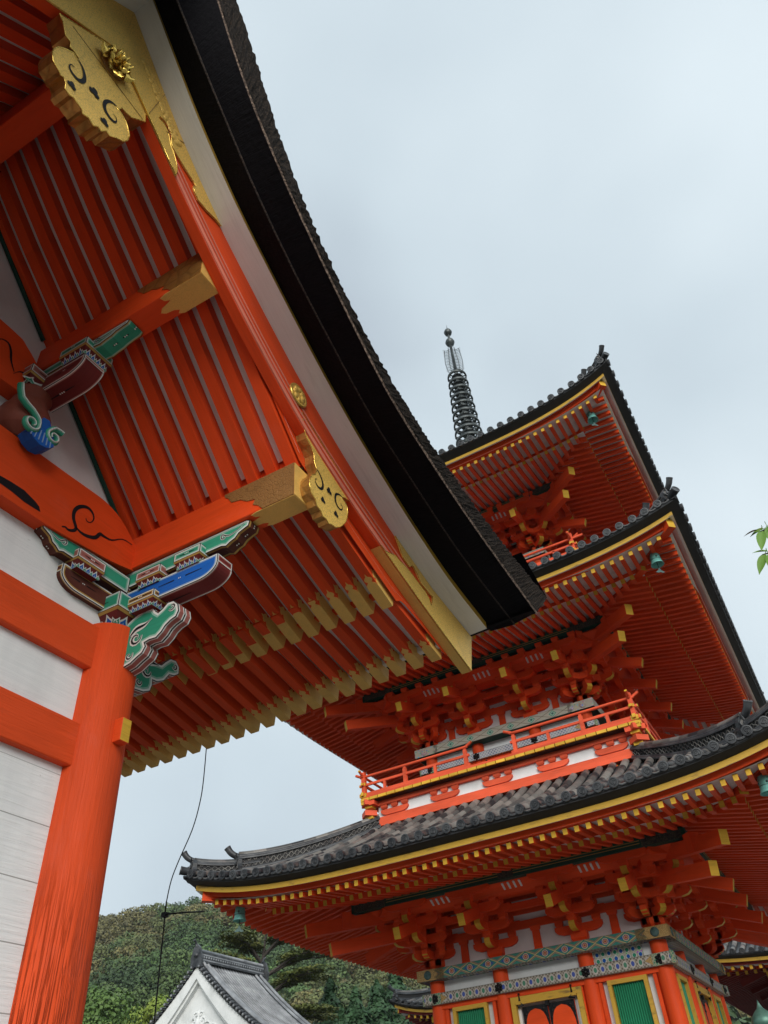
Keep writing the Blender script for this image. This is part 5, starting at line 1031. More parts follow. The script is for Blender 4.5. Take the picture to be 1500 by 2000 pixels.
        o = part(mb, 'railing'); copyrot(o)
        mb = MB(); mb.box((orl, -orl, zd+.30), (.10, .10, .62), rr_); mb.box((orl, -orl, zd+.02), (.16, .16, .10), 'yellow_end'); mb.box((orl, -orl, zd+.30), (.125, .125, .07), 'yellow_end'); mb.box((orl, -orl, zd-.16), (.15, .15, .08), 'yellow_end')
        for dz_ in (-.16, -.42): mb.box((ho+.12, -ho-.12, zd+dz_), (.30, .30, .12), rr_, (V((.7071, .7071, 0)), V((-.7071, .7071, 0)), V((0, 0, 1)))); mb.box((ho+.1, -ho-.1, zd+dz_-.09), (.20, .20, .07), 'yellow_end')
        o = part(mb, 'corner_post'); copyrot(o)
# platform and spire
mb = MB(); mb.box((0, 0, .4), (7.6, 7.6, .8), 'stone'); mb.box((0, 0, .85), (7.9, 7.9, .1), 'stone'); part(mb, 'stone_platform', bevel=.02)
mb = MB(); mb.box((0, 0, 20.45), (1.5, 1.5, .5), 'spire_metal', bot='spire_metal'); mb.box((0, 0, 20.75), (1.7, 1.7, .10), 'spire_metal')
mb.lathe([(.62, 20.8), (.66, 20.95), (.60, 21.2), (.42, 21.42), (.2, 21.5)], (0, 0, 0), 'spire_metal', 24); mb.lathe([(.2, 21.5), (.34, 21.6), (.55, 21.78), (.60, 21.86), (.3, 21.8)], (0, 0, 0), 'spire_metal', 16); sp_ = part(mb, 'spire')
mb = MB(); mb.lathe([(.10, 21.5), (.085, 25.8), (.05, 29.0), (.02, 29.3), (0, 29.62)], (0, 0, 0), 'spire_metal', 12); part(mb, 'spire_pole', sp_)
for k in range(9):
    z = 22.15+k*.475; r = .53-.019*k; mb = MB()
    mb.lathe([(r, -.01), (r+.018, .06), (r, .13), (r-.04, .13), (r-.04, -.01), (r, -.01)], (0, 0, z), 'spire_metal', 32)
    mb.lathe([(.10, -.06), (.24, .02), (.30-.012*k, .10), (.10, .2)], (0, 0, z), 'spire_metal', 12)
    for j in range(8):
        a = j*math.pi/4+.2; c_, s_ = math.cos(a), math.sin(a); mb.prism([(.16, .02), (r-.02, .01), (r-.02, .09), (r-.08, .06), (.24, .08)], (-s_*.012, c_*.012, z), (c_, s_, 0), (0, 0, 1), (s_*.024, -c_*.024, 0), 'spire_metal')
        mb.tube([(c_*(r-.0), s_*(r-.0), z+.02), (c_*(r-.04), s_*(r-.04), z-.10), (c_*(r+.0), s_*r, z-.17)], [.028, .02, .006], 'spire_metal', 5)
    part(mb, 'spire_ring', sp_)
mb = MB()
for j in range(4):
    a = j*math.pi/2+.35; c_, s_ = math.cos(a), math.sin(a); P2 = lambda r, z: (c_*r, s_*r, z)
    mb.tube([P2(.30, 26.42), P2(.36, 27.0), P2(.30, 27.85)], .014, 'spire_metal', 5); mb.tube([P2(.17, 26.4), P2(.19, 27.0), P2(.12, 28.0)], .014, 'spire_metal', 5)
    for k in range(15):
        z = 26.42+k*.10; mb.tube([P2(.08, z+.04), P2(.22, z-.02), P2(.37, z+.07)], [.016, .014, .005], 'spire_metal', 5)
part(mb, 'spire_flame', sp_)
mb = MB(); mb.lathe([(.06, 28.12), (.16, 28.2), (.20, 28.33), (.16, 28.46), (.06, 28.55)], (0, 0, 0), 'spire_metal', 20); part(mb, 'spire_jewel', sp_); mb = MB(); mb.lathe([(.05, 28.85), (.14, 28.92), (.175, 29.05), (.13, 29.17), (.04, 29.27), (0, 29.4)], (0, 0, 0), 'spire_metal', 20); part(mb, 'spire_jewel', sp_)
# wind bells (each hangs from a corner)
names = {0: 'lowest', 1: 'middle', 2: 'top'}
for li, P in enumerate(LV):
    for sd in ('R', 'L') if li == 0 else ('R',):
        c, m1, m2, m3 = bell(P, sd)
        lab = {(0, 'R'): 'verdigris wind bell at the right edge hanging from the lowest pagoda roof', (0, 'L'): 'dark green wind bell hanging from the left tip of the lowest pagoda roof', (1, 'R'): 'bright turquoise wind bell under the right corner of the middle pagoda roof', (2, 'R'): 'small turquoise wind bell under the right corner of the top pagoda roof'}[li, sd]
        t = thing('wind_bell', tuple(c), lab, 'bell', 'wind bells under the pagoda corners'); m1.build('hook', t); m2.build('bell_body', t); m3.build('clapper', t)
# ------------------------------------------------------------------ foliage
rng = np.random.default_rng(5)
def quads_mesh(name, P, N, size, mat, tint=None):        # P points, N normals -> one leaf clump quad at each point
    n_ = len(P); r = rng.normal(size=(n_, 3)); N = N+r*.33; N /= np.linalg.norm(N, axis=1)[:, None]
    a = np.cross(N, rng.normal(size=(n_, 3))); a /= np.linalg.norm(a, axis=1)[:, None]; b = np.cross(N, a); s_ = (size*rng.uniform(.6, 1.25, n_))[:, None] if np.isscalar(size) else (size*rng.uniform(.6, 1.25, n_))[:, None]
    v = np.stack([P-a*s_*.5-b*s_*.32, P+a*s_*.15-b*s_*.5, P+a*s_*.55+b*s_*.1, P+b*s_*.45-a*s_*.2], 1).reshape(-1, 3)
    me = bpy.data.meshes.new(name); me.vertices.add(4*n_); me.vertices.foreach_set('co', v.ravel()); me.loops.add(4*n_); me.loops.foreach_set('vertex_index', np.arange(4*n_)); me.polygons.add(n_); me.polygons.foreach_set('loop_start', np.arange(0, 4*n_, 4)); me.polygons.foreach_set('loop_total', np.full(n_, 4)); me.update(calc_edges=True)
    me.materials.append(MATS[mat])
    if tint is not None:
        ca = me.color_attributes.new('tint', 'FLOAT_COLOR', 'POINT'); ca.data.foreach_set('color', np.repeat(np.concatenate([tint, np.ones((n_, 1))], 1), 4, 0).ravel())
    return me
def crown_points(c, R, nq, lobes=9, flat=.8, spread=.62, lob=.48):
    d = rng.normal(size=(lobes, 3)); d /= np.linalg.norm(d, axis=1)[:, None]; d[:, 2] = d[:, 2]*.8+.15; lc = d*spread*np.array([1, 1, flat])*R; lr = lob*R*rng.uniform(.7, 1.2, lobes)
    k = rng.integers(0, lobes, nq); q = rng.normal(size=(nq, 3)); q /= np.linalg.norm(q, axis=1)[:, None]; q[:, 2] = np.where(q[:, 2] < -.35, -q[:, 2], q[:, 2])
    p = lc[k]+q*(lr[k]*rng.uniform(.78, 1.04, nq))[:, None]; return np.array(c)+p, q
def ang_el(az):                              # skyline in degrees; hills out of view are added to block low sky
    return interp([(-180, 9), (-120, 9), (-75, 12), (-60, 13.4), (-47.5, 13.6), (-45.5, 14.1), (-42.7, 14.6), (-41, 14.8), (-36, 14.0), (-30, 12.4), (-22, 10), (-10, 7.5), (10, 7), (60, 8), (120, 9), (180, 9)], az)
def hill_h(x, y):
    r = math.hypot(x, y); az = math.degrees(math.atan2(x, y)); t = min(1, max(0, (r-105)/160)); t = t*t*(3-2*t)*.35+t*.65
    H = 265*math.tan(math.radians(ang_el(az)))-4.5; return t*H*(1+.05*noise.noise(V((x*.015, y*.015, 0))))+(noise.noise(V((x*.03, y*.03, 5)))*4*t)-.5
A_, B_ = 144, 22; vs, fs = [], []
for i in range(A_):
    az = math.radians(i*360/A_-180)
    for j in range(B_+1):
        r = 100+230*j/B_; x, y = math.sin(az)*r, math.cos(az)*r; vs.append((x, y, hill_h(x, y) if r < 268 else hill_h(x*265/r, y*265/r)-(r-265)*.4))
for i in range(A_):
    for j in range(B_): a = i*(B_+1)+j; b = ((i+1) % A_)*(B_+1)+j; fs.append((a, b, b+1, a+1))
me = bpy.data.meshes.new('hills'); me.from_pydata(vs, [], fs); me.materials.append(MATS['hill_soil']); ho_ = bpy.data.objects.new('hills', me); S.collection.objects.link(ho_); ho_['kind'] = 'structure'
for p in me.polygons: p.use_smooth = True
PP, NN, TT, SS = [], [], [], []
def add_crown(az, r, R, nq, sz):
    x, y = math.sin(math.radians(az))*r, math.cos(math.radians(az))*r; z = hill_h(x, y)+R*.45; p, q = crown_points((x, y, z), R, nq, 13, .75, .68, .36)
    t = rng.uniform(); t2 = noise.noise(V((x*.02, y*.02, 9)))+.35*(r-180)/90
    pal = [(.16, .145, .055), (.125, .145, .050), (.085, .135, .040), (.055, .10, .035), (.085, .155, .045), (.04, .08, .04)]
    k = min(5, max(0, int((.5-t2*1.1)*4+rng.uniform(-1.1, 1.6)))); c = np.array(pal[k])*rng.uniform(.75, 1.2)
    PP.append(p); NN.append(q); TT.append(np.tile(c, (nq, 1))*rng.uniform(.8, 1.2, (nq, 1))); SS.append(np.full(nq, sz))
for i in range(760):
    r = math.sqrt(rng.uniform(112**2, 268**2)); add_crown(rng.uniform(-53, -22), r, rng.uniform(4.0, 7.0), 1800, .52)
for i in range(900):
    az = rng.uniform(-180, 180)
    if not -54 < az < -20: add_crown(az, math.sqrt(rng.uniform(115**2, 268**2)), rng.uniform(6, 9), 90, 2.6)  # coarse unseen crowns, added to hold back low sky light
me = quads_mesh('forest', np.concatenate(PP), np.concatenate(NN), np.concatenate(SS), 'forest_leaves', np.concatenate(TT)); fo = bpy.data.objects.new('forest', me); S.collection.objects.link(fo); fo['kind'] = 'stuff'
tagit(fo, 'distant wooded hillside of olive, brown and dark green crowns beyond the halls, with an added unseen ring blocking low sky', 'forest')
# core blobs keep the forest from showing bare soil: darker undergrowth
def polar(az, d, z=0): return (math.sin(math.radians(az))*d, math.cos(math.radians(az))*d, z)
def tree(name, az, d, top_el, R, mat, label, cat='tree', nq=9000, sz=.20, group=None, lobes=16, flat=.95):
    x, y, _ = polar(az, d); H = 1.6+d*math.tan(math.radians(top_el)); t = thing(name, (x, y, 0), label, cat, group)
    mb = MB(); cz = H-R*1.05
    mb.tube([(0, 0, 0), (.1, 0, cz*.5), (0, .1, cz), (0, 0, cz+R*.5)], [R*.11, R*.085, R*.06, R*.02], 'tree_bark', 8)
    for k in range(7):
        a = k*2.4; mb.tube([(0, 0, cz*.7+k*.2), (math.cos(a)*R*.3, math.sin(a)*R*.3, cz+R*.0), (math.cos(a)*R*.65, math.sin(a)*R*.65, cz+R*(.1+.1*(k % 3)))], [R*.045, R*.03, R*.01], 'tree_bark', 6)
    mb.build('trunk', t)
    p, q = crown_points((0, 0, cz), R, nq, lobes, flat, .66, .40); me = quads_mesh('crown', p, q, sz, mat); o = bpy.data.objects.new('crown', me); S.collection.objects.link(o); o.parent = t
    return t
tg = 'yellow-green trees low on the left beside the orange pillar'
tree('broadleaf_tree', -46.2, 62, 10.9, 4.3, 'dark_green_leaves', 'tall round green tree touching the right edge of the orange pillar', group=tg)
tree('broadleaf_tree', -46.6, 50, 8.6, 3.4, 'yellow_green_leaves', 'bright yellow-green tree at the foot of the orange pillar', group=tg)
tree('broadleaf_tree', -45.0, 55, 8.9, 2.7, 'dark_green_leaves', 'rounded mid-green tree between the pillar foot and the cable rod', group=tg)
tree('broadleaf_tree', -44.6, 44, 8.0, 2.3, 'yellow_green_leaves', 'light yellow-green bush-like crown left of the white plaster gable', group=tg)
tree('broadleaf_tree', -42.9, 66, 10.0, 2.6, 'yellow_green_leaves', 'fresh green tree rising just behind the left slope of the white gable', group=tg)
tree('broadleaf_tree', -44.0, 72, 9.6, 2.6, 'dark_green_leaves', 'darker green tree beside the cable rod above the yellow-green bushes', group=tg)
def cedar(az, d, el, R, H0, label):
    x, y, _ = polar(az, d); H = 1.6+d*math.tan(math.radians(el)); t = thing('cedar_tree', (x, y, 0), label, 'tree', 'dark conifers under the pagoda eave')
    mb = MB(); mb.tube([(0, 0, 0), (0, 0, H*.95)], [R*.12, .03], 'tree_bark', 8); mb.build('trunk', t)
    nq = 5200; u = rng.uniform(0, 1, nq)**.8; z = H-u*H0; a = rng.uniform(0, 6.28, nq); lay = (1+.28*np.sin(z*5.2+np.sin(a*3)*1.2)); rad = R*(u**.75)*lay*rng.uniform(.55, 1.05, nq)*(1+.18*np.sin(a*5+z))
    P_ = np.stack([np.cos(a)*rad, np.sin(a)*rad, z-.12*rad], 1); N_ = np.stack([np.cos(a), np.sin(a), np.full(nq, .7)], 1)
    me = quads_mesh('crown', P_, N_, .26, 'cedar_leaves'); o = bpy.data.objects.new('crown', me); S.collection.objects.link(o); o.parent = t
for az, d, el, R, lab in ((-32.6, 62, 10.2, 2.7, 'dark conifer just right of the pine, under the hanging eave'), (-31.0, 58, 9.6, 2.6, 'pointed dark conifer in the middle below the eave'), (-29.6, 66, 9.9, 3.0, 'tall dark conifer beside the small tiled corner roof'), (-31.9, 46, 8.5, 1.7, 'low bright-tipped conifer in front of the darker ones'), (-28.4, 74, 10.6, 3.2, 'farthest dark conifer behind the small tiled corner roof')): cedar(az, d, el, R, 9, lab)
# the flat-topped pine behind the white hall
x, y, _ = polar(-36.9, 58); pine = thing('pine_tree', (x, y, 0), 'spreading pine with bare dark branches and flat yellow-green pads behind the white hall', 'tree')
mb = MB(); Hh = 1.6+58*math.tan(math.radians(13.6)); dx = V((math.cos(math.radians(36.9)), math.sin(math.radians(36.9)), 0)); dy = V((-dx.y, dx.x, 0)); pads = []
tr_ = [V((0, 0, 0)), dx*.15+V((0, 0, Hh*.4)), V((0, 0, Hh*.66)), dx*-.1+V((0, 0, Hh*.78)), dx*.2+V((0, 0, Hh*.97))]; mb.tube(smooth([tuple(p) for p in tr_], 4), [lerp(.34, .05, i/16) for i in range(17)], 'tree_bark', 8)
for (h, sx, L_, rise) in ((.66, -1, 4.1, 1.4), (.70, 1, 3.7, 1.2), (.74, -1, 3.1, 1.6), (.78, 1, 4.6, 1.3), (.62, 1, 4.3, .2), (.56, 1, 5.2, -.5), (.50, 1, 4.4, -1.0), (.83, -1, 2.0, 1.3), (.86, 1, 2.6, 1.2), (.60, -1, 3.0, .5), (.46, 1, 5.8, -1.4), (.53, -1, 2.2, -.4)):
    for dd in (-.8, .5):
        b0 = V((0, 0, Hh*h)); e_ = b0+dx*sx*L_*(1-.12*abs(dd))+dy*dd*2.0+V((0, 0, rise)); m0 = b0.lerp(e_, .5)+V((0, 0, .35)); q = smooth([tuple(b0), tuple(m0), tuple(e_)], 5); mb.tube(q, [lerp(.11, .018, i/10) for i in range(11)], 'tree_bark', 6)
        for f_ in (.45, .62, .8, 1.0): pads.append((V(q[int(f_*10)])+V((rng.uniform(-.3, .3), rng.uniform(-.3, .3), .15)), .55+.35*f_))
        for j in range(3): p0_ = V(q[5+j*2-1]); mb.tube([p0_, p0_+dx*sx*.5+V((0, 0, .55+.2*j))], [.03, .008], 'tree_bark', 4)
pads += [(V((0, 0, Hh*.97))+dx*s, .9) for s in (-.6, .3, 1.1)]
mb.build('trunk', pine); PP, NN = [], []
for c, R in pads:
    nq = 260; a = rng.uniform(0, 6.28, nq); rr_ = R*1.35*np.sqrt(rng.uniform(0, 1, nq)); PP.append(np.stack([c.x+np.cos(a)*rr_, c.y+np.sin(a)*rr_, c.z+rng.uniform(-.10, .22, nq)*(1.2-rr_/R/1.5)], 1)); NN.append(np.stack([np.cos(a)*.4, np.sin(a)*.4, np.ones(nq)], 1))
me = quads_mesh('needle_pads', np.concatenate(PP), np.concatenate(NN), .17, 'pine_leaves'); o = bpy.data.objects.new('needle_pads', me); S.collection.objects.link(o); o.parent = pine
# cherry branch at the right edge
ct = thing('cherry_tree', (1.9, 3.6, 0), 'young tree whose green leaves hang in at the right edge against the sky', 'tree'); O_ = V((1.9, 3.6, 0))
mb = MB(); mb.tube([(0, 0, 0), (.03, 0, 1.5), (-.02, .03, 2.6), (-.1, 0, 3.6), (-.2, -.1, 4.6)], [.07, .06, .05, .035, .015], 'tree_bark', 8); mb.build('trunk', ct)
mb = MB(); br = [V(p)-O_ for p in ((1.85, 3.6, 3.0), (1.2, 3.35, 3.35), (.70, 3.15, 3.52), (.42, 3.05, 3.56), (.30, 3.01, 3.55), (.24, 2.995, 3.53))]; mb.tube(smooth([tuple(p) for p in br], 4), [lerp(.016, .0034, i/20) for i in range(21)], 'tree_bark', 6)
b2_ = [V(p)-O_ for p in ((.85, 3.2, 3.48), (.5, 3.05, 3.46), (.32, 3.01, 3.43), (.21, 2.99, 3.425))]; mb.tube(smooth([tuple(p) for p in b2_], 4), [lerp(.007, .0028, i/12) for i in range(13)], 'tree_bark', 5); mb.build('branch', ct)
def leaf(p, d, L_, mat, wd=.36, roll_=0.):
    p, d = V(p)-O_, V(d).normalized(); s_ = d.cross(V((0.25, -1, .1))).normalized(); s_ = (Matrix.Rotation(roll_, 3, d) @ s_); nrm = s_.cross(d); mb = MB(); rows = []
    for i in range(9):
        t = i/8; w_ = math.sin(math.pi*t**.75)**.9*L_*wd*.5*(1 if t < .8 else .85); c = p+d*L_*t+V((0, 0, -.18*L_*t*t)); rows.append([c-s_*w_+nrm*w_*.35, c-s_*w_*.5+nrm*w_*.12, c, c+s_*w_*.5+nrm*w_*.12, c+s_*w_+nrm*w_*.35])
    mb.loft(rows, mat, sm=True); mb.tube([p-d*.02+V((0, 0, .008)), p], .0012, mat, 4); mb.build('leaf', ct)
for p, d, L_, m_, ro in (((.285, 3.0, 3.545), (-.5, 0, -.35), .085, 'maple_red', .8), ((.262, 2.99, 3.54), (-.55, .1, .02), .075, 'maple_leaves', .4), ((.25, 2.99, 3.535), (-.35, -.1, -.8), .105, 'maple_leaves', .1), ((.275, 2.99, 3.545), (.0, -.1, -1), .115, 'maple_leaves', .5), ((.30, 3.0, 3.55), (.35, -.1, .55), .08, 'maple_leaves', .2), ((.24, 2.985, 3.54), (-.9, 0, .05), .075, 'maple_red', 1.0), ((.31, 3.0, 3.54), (.25, 0, -.9), .09, 'maple_leaves', -.3),
    ((.235, 2.99, 3.43), (-.5, 0, .25), .075, 'maple_leaves', .6), ((.222, 2.99, 3.425), (-.45, 0, -.55), .10, 'maple_leaves', .3), ((.232, 2.99, 3.42), (-.05, 0, -1), .125, 'maple_leaves', 0.), ((.25, 2.99, 3.425), (.25, 0, -.9), .09, 'maple_leaves', .4), ((.29, 3.0, 3.43), (.35, 0, .6), .08, 'maple_leaves', 0), ((.26, 3.0, 3.43), (.1, 0, .8), .06, 'maple_red', 0)): leaf(p, d, L_*.88, m_, .42, ro)
for i in range(46):
    t = rng.uniform(0, .80); k = int(t*20); b_ = V(smooth([tuple(p_) for p_ in br], 4)[k])+O_; leaf(tuple(b_+V((rng.uniform(-.02, .02), rng.uniform(-.04, .04), rng.uniform(-.03, .02)))), (rng.uniform(-.6, .5), rng.uniform(-.5, .5), rng.uniform(-1, .15)), rng.uniform(.065, .10), 'maple_leaves', .42, rng.uniform(-.8, .8))
p, q = crown_points((.2, .3, 4.6), 1.3, 2600, 10); keep = (p[:, 0] > .0) & (p[:, 2] > 3.9); me = quads_mesh('foliage', p[keep], q[keep], .075, 'maple_leaves'); o = bpy.data.objects.new('foliage', me); S.collection.objects.link(o); o.parent = ct

# ------------------------------------------------------------------ white plaster hall with tiled gable roof
wx, wy, wz, RL = -31.5, 36.2, 11.2, 5.6
wh = thing('plaster_hall', (wx, wy, 0), 'white plaster hall with carved gable and wet grey tiled roof in front of the hill', 'hall')
drop = lambda d: .98*d-.040*d*d+(.0 if d < 5.5 else .02*(d-5.5)**2); SPN = 6.2
mb = MB(); n_ = int(RL/.26)
for s_ in (-1, 1):
    ds = [SPN*i/14 for i in range(15)]; mb.loft([[(s_*d, 0, -drop(d)+wz) for d in ds], [(s_*d, RL, -drop(d)+wz) for d in ds]], 'dark_tile')
    mb.loft([[(s_*d, .0, -drop(d)+wz-.12) for d in ds], [(s_*d, RL, -drop(d)+wz-.12) for d in ds]], 'white_board')
    for i in range(n_+1):
        y_ = .12+i*(RL-.24)/n_; path = []; rs = []
        for k in range(20):
            for f_, r_ in ((0, .062), (.96, .078)): d = SPN*(k+f_)/20; path.append((s_*d, y_, wz-drop(d)+.03)); rs.append(r_)
        mb.tube(path, rs, 'pale_tile', 6, cap=False)
        mb.lathe([(0, .01), (.075, .01), (.08, -.03)], path[-1], 'dark_tile', 10, ax=(s_, 0, -.4), ref=(0, 1, 0))
        for k in range(24):
            d = SPN*(k+.5)/24; mb.box((s_*d, y_+.13, wz-drop(d)+.022), (.06, .14, .02), 'pale_tile')
mb.build('tiled_roof', wh)
mb = MB()   # rake tiles along both gable edges
for yy in (-.05, RL+.05):
    for s_ in (-1, 1):
        for k in range(30):
            d = .25+k*.205
            if d > SPN: break
            mb.lathe([(0, .16), (.055, .155), (.085, .13), (.095, .08), (.092, -.16), (0, -.16)], (s_*d, yy, wz-drop(d)+.07), ['pale_tile', 'dark_tile', 'dark_tile', 'dark_tile', 'dark_tile'], 10, ax=(0, -1 if yy < 1 else 1, 0), ref=(1, 0, 0)); mb.box((s_*d+.1*s_, yy+(.02 if yy < 1 else -.02), wz-drop(d+.1)-.05), (.16, .22, .05), 'dark_tile')
        for off_, hh_ in ((.34, .20), (.72, .14)):
            y2 = yy+(off_ if yy < 1 else -off_); mb.tube([(s_*d, y2, wz-drop(d)+hh_) for d in ds], .10, 'pale_tile', 8); mb.loft([[(s_*d, y2-.1, wz-drop(d)) for d in ds], [(s_*d, y2-.1, wz-drop(d)+hh_) for d in ds]], 'dark_tile'); mb.loft([[(s_*d, y2+.1, wz-drop(d)) for d in ds], [(s_*d, y2+.1, wz-drop(d)+hh_) for d in ds]], 'dark_tile')
mb.build('rake_tiles', wh)
mb = MB()
for zz, w_, m_ in ((.10, .44, 'dark_tile'), (.20, .36, 'pale_tile'), (.28, .34, 'dark_tile'), (.36, .34, 'dark_tile'), (.44, .34, 'pale_tile'), (.52, .34, 'dark_tile')): mb.box((0, RL/2, wz+zz), (w_, RL+.1, .07), m_)
mb.tube([(0, -.1, wz+.62), (0, RL+.1, wz+.62)], .10, 'pale_tile', 10)
for k in range(int(RL/.2)):
    for s_ in (-1, 1): mb.lathe([(0, .02), (.045, .018), (.06, 0)], (s_*.18, .1+k*.2, wz+.32), 'pale_tile', 8, ax=(s_, 0, 0), ref=(0, 1, 0))
for yy, s_ in ((-.15, -1), (RL+.15, 1)):
    mb.prism([(-.35, -.3), (.35, -.3), (.38, .1), (.30, .35), (.22, .62), (.0, .80), (-.22, .62), (-.30, .35), (-.38, .1)], (0, yy, wz+.12), (1, 0, 0), (0, 0, 1), (0, .14, 0), 'dark_tile'); mb.lathe([(0, .12), (.10, .10), (.15, 0)], (0, yy, wz+.38), 'dark_tile', 12, ax=(0, -1 if s_ < 0 else 1, 0), ref=(1, 0, 0))
    mb.tube([(0, yy, wz+.8), (0, yy+s_*.1, wz+1.0), (0, yy+s_*.25, wz+1.08)], [.06, .05, .06], 'dark_tile', 8)
mb.build('roof_ridge', wh)
def tri(dmax, up_, n_=12): return [(-dmax+2*dmax*i/(2*n_), 0) for i in ()]
mb = MB()
out = [(-5.9, wz-drop(5.9)-.14)]+[(s, wz-drop(abs(s))-.14) for s in np.linspace(-5.6, 5.6, 29)]+[(5.9, wz-drop(5.9)-.14)]
inn = [(x_*.86, z_-.55) for x_, z_ in out]
A = [(x_, 0, z_) for x_, z_ in out]; B = [(x_, 0, z_) for x_, z_ in inn]; C_ = [(x_, .25, z_) for x_, z_ in inn]; D_ = [(x_*.985, .14, z_-.16) for x_, z_ in inn]; E_ = [(x_*.985, .42, z_-.16) for x_, z_ in inn]
mb.loft([A, B, [(a, .14, c) for a, b, c in B], D_, E_], 'plaster'); mb.loft([[(a, .9, c) for a, b, c in A], A], 'plaster'); mb.build('plaster_bargeboard', wh, label='wide stepped white plaster bargeboard')
mb = MB(); pol = [(x_*.985, z_-.16) for x_, z_ in inn]; mb.prism([(x_, z_) for x_, z_ in pol]+[(4.5, 5.0), (-4.5, 5.0)], (0, .42, 0), (1, 0, 0), (0, 0, 1), (0, .2, 0), 'plaster'); mb.box((0, RL/2+.2, 2.9), (7.0, RL-.6, 5.8), 'plaster')
mb.prism([(x_, z_) for x_, z_ in pol]+[(4.5, 5.0), (-4.5, 5.0)], (0, RL-.3, 0), (1, 0, 0), (0, 0, 1), (0, .1, 0), 'plaster'); mb.build('gable_wall', wh)
mb = MB()   # stucco relief: a vase-like bud with curling waves
fx0 = lambda x_, z_: V((x_, .40, wz-2.95+z_*.8))
for s_ in (-1, 1):
    for (c, r, a0, tn, w_) in (((.28, .42), .24, 1.5, -1., .055), ((.62, .18), .22, 2.2, -1.1, .05), ((1.0, .02), .20, 2.4, -1.1, .045), ((1.32, -.18), .16, 2.6, -1., .04), ((.35, -.08), .20, .8, 1.1, .05), ((.75, -.25), .16, .8, 1.1, .045), ((.15, .85), .15, .5, 1., .045)):
        q = spir((c[0], c[1]), r, a0, tn, 14); mb.tube([fx0(s_*a, b) for a, b in q], [w_*(1-.03*i) for i in range(len(q))], 'plaster', 6)
    for k in range(7): mb.tube([fx0(s_*(.1+.2*k), -.45), fx0(s_*(.2+.2*k), -.36-.02*k), fx0(s_*(.3+.2*k), -.45)], .035, 'plaster', 5)
mb.lathe([(0, -.1), (.16, 0), (.22, .2), (.14, .42), (.06, .6), (.12, .72), (0, .9)], fx0(0, 0), 'plaster', 10); mb.build('stucco_relief', wh)
mb = MB()   # small pent roofs under the gable
for s_, x0, x1, zz in ((1, -2.3, .15, wz-3.62), (1, .2, 3.2, wz-3.75)):
    mb.box(((x0+x1)/2, -.05, zz), (x1-x0, .9, .12), 'dark_tile'); mb.tube([(x0-.1, -.1, zz+.16), (x1+.1, -.1, zz+.16)], .12, 'pale_tile', 8)
    for k in range(int((x1-x0)/.24)): mb.tube([(x0+.12+k*.24, -.55, zz-.02), (x0+.12+k*.24, .3, zz+.14)], .06, 'dark_tile', 6)
mb.build('pent_roof', wh)

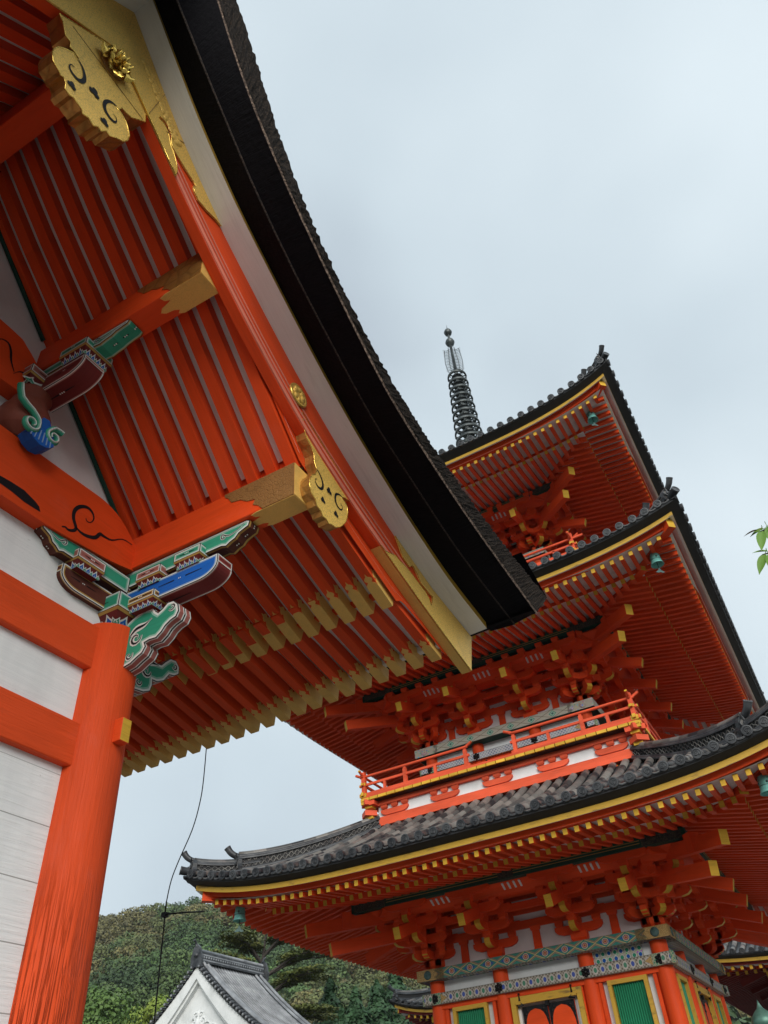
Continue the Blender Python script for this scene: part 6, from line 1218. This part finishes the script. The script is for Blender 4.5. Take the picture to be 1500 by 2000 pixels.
# ------------------------------------------------------------------ far tiled halls (square plans, same joinery)
def hall(name, cx_, cy_, P, label, red, faces, ridge=True):
    t = thing(name, (cx_, cy_, 0), label, 'hall')
    def pt(mb, nm, ks=faces, par=t):
        o = mb.build(nm, par); o.rotation_euler.z = ks[0]*math.pi/2
        for k in ks[1:]: c = o.copy(); S.collection.objects.link(c); c.rotation_euler.z = k*math.pi/2
        return o
    mb = MB(); roof_side(mb, P); pt(mb, 'tiled_roof')
    mb = MB(); hip_ridge(mb, P, P['ht'], P['he']-.05, .24, .30, .24, 1.0, False); pt(mb, 'hip_ridge')
    mb = MB(); hip_ridge(mb, P, P['ht'], P['he']-1.3, .34, .42, .24, 1.0, False); pt(mb, 'upper_hip_ridge')
    for nm, fn in (('eave_board', fascia), ('soffit', soffit)): mb = MB(); fn(mb, P); pt(mb, nm)
    mb = MB(); kayaoi(mb, P, red); pt(mb, 'eave_beam'); mb = MB(); hip_beams(mb, P, red); pt(mb, 'hip_beam')
    mb = MB(); rafter_rows(P, lambda kind, x, a, b, i: mb.beam(a, b, .10, .12, red, end='yellow_end', ends=(1,), at='b'), spx=.30); pt(mb, 'rafters')
    mb = MB(); hw = P['hw']; mb.box((0, -hw, P['zm']/2), (2*hw, .1, P['zm']), 'plaster'); pt(mb, 'wall')
    for x in np.linspace(-hw, hw, 7): mb = MB(); mb.lathe([(.17, 0), (.17, P['zm']+.3)], (x, -hw-.02, 0), red, 14); pt(mb, 'column')
    mb = MB()
    for zz in (P['zm']-.75, P['zm']-1.9, P['zm']-.15): mb.box((0, -hw-.04, zz), (2*hw+.5, .22, .26), red)
    pt(mb, 'tie_beam'); mb = MB()
    for x in np.linspace(-hw, hw, 7): mb.beam((x, -hw+.2, P['zm']+.25), (x, -hw-1.15, P['zm']-.12), .16, .22, red, end='yellow_end', ends=(1,))
    pt(mb, 'bracket')
    return t
hall('side_hall', 3.0, 41.0, dict(he=9.0, zm=6.30, zc=6.75, hp=7.5, hw=6.4, hb=8.0, ht=4.0, zt=9.2, sp=.31), 'dark red hall with yellow eave edge partly hidden behind the right side of the pagoda', 'dark_red', (0, 3))
hall('corner_hall', -14.2, 40.0, dict(he=4.9, zm=6.95, zc=7.45, hp=3.9, hw=3.3, hb=4.2, ht=1.2, zt=8.9, sp=.30), 'low hall showing only a curved tiled roof corner left of the pagoda columns', 'dark_red', (0, 3))
# bronze finial post
fp = thing('finial_post', (-1.93, 15.9, 0), 'green bronze onion-shaped post finial at the bottom right edge', 'post')
mb = MB(); mb.lathe([(.17, 0), (.17, 2.62), (.20, 2.66), (.20, 2.72), (.13, 2.76)], (0, 0, 0), 'stone', 20); mb.build('post', fp)
mb = MB(); mb.lathe([(.13, 2.74), (.22, 2.80), (.25, 2.90), (.20, 2.98), (.14, 3.02), (.13, 3.06), (.18, 3.10), (.20, 3.15), (.175, 3.22), (.11, 3.29), (.05, 3.34), (.022, 3.40), (0, 3.47)], (0, 0, 0), 'bronze_patina', 24); mb.build('finial', fp)

# air
import bmesh
bm_ = bmesh.new(); bmesh.ops.create_cube(bm_, size=1, matrix=Matrix.Translation((0, 0, 46)) @ Matrix.Diagonal((3000, 3000, 98, 1))); me = bpy.data.meshes.new('haze'); bm_.to_mesh(me); hz = bpy.data.objects.new('haze', me); S.collection.objects.link(hz); hz['kind'] = 'stuff'
hm = bpy.data.materials.new('haze'); hm.use_nodes = True; ht_ = hm.node_tree; ht_.nodes.clear()
pv = nn(ht_, 'ShaderNodeVolumePrincipled'); pv.inputs['Color'].default_value = (.86, .91, .96, 1); pv.inputs['Density'].default_value = .0002; pv.inputs['Anisotropy'].default_value = .2; ou = nn(ht_, 'ShaderNodeOutputMaterial'); ht_.links.new(pv.outputs[0], ou.inputs['Volume'])
hz.data.materials.clear(); hz.data.materials.append(hm)
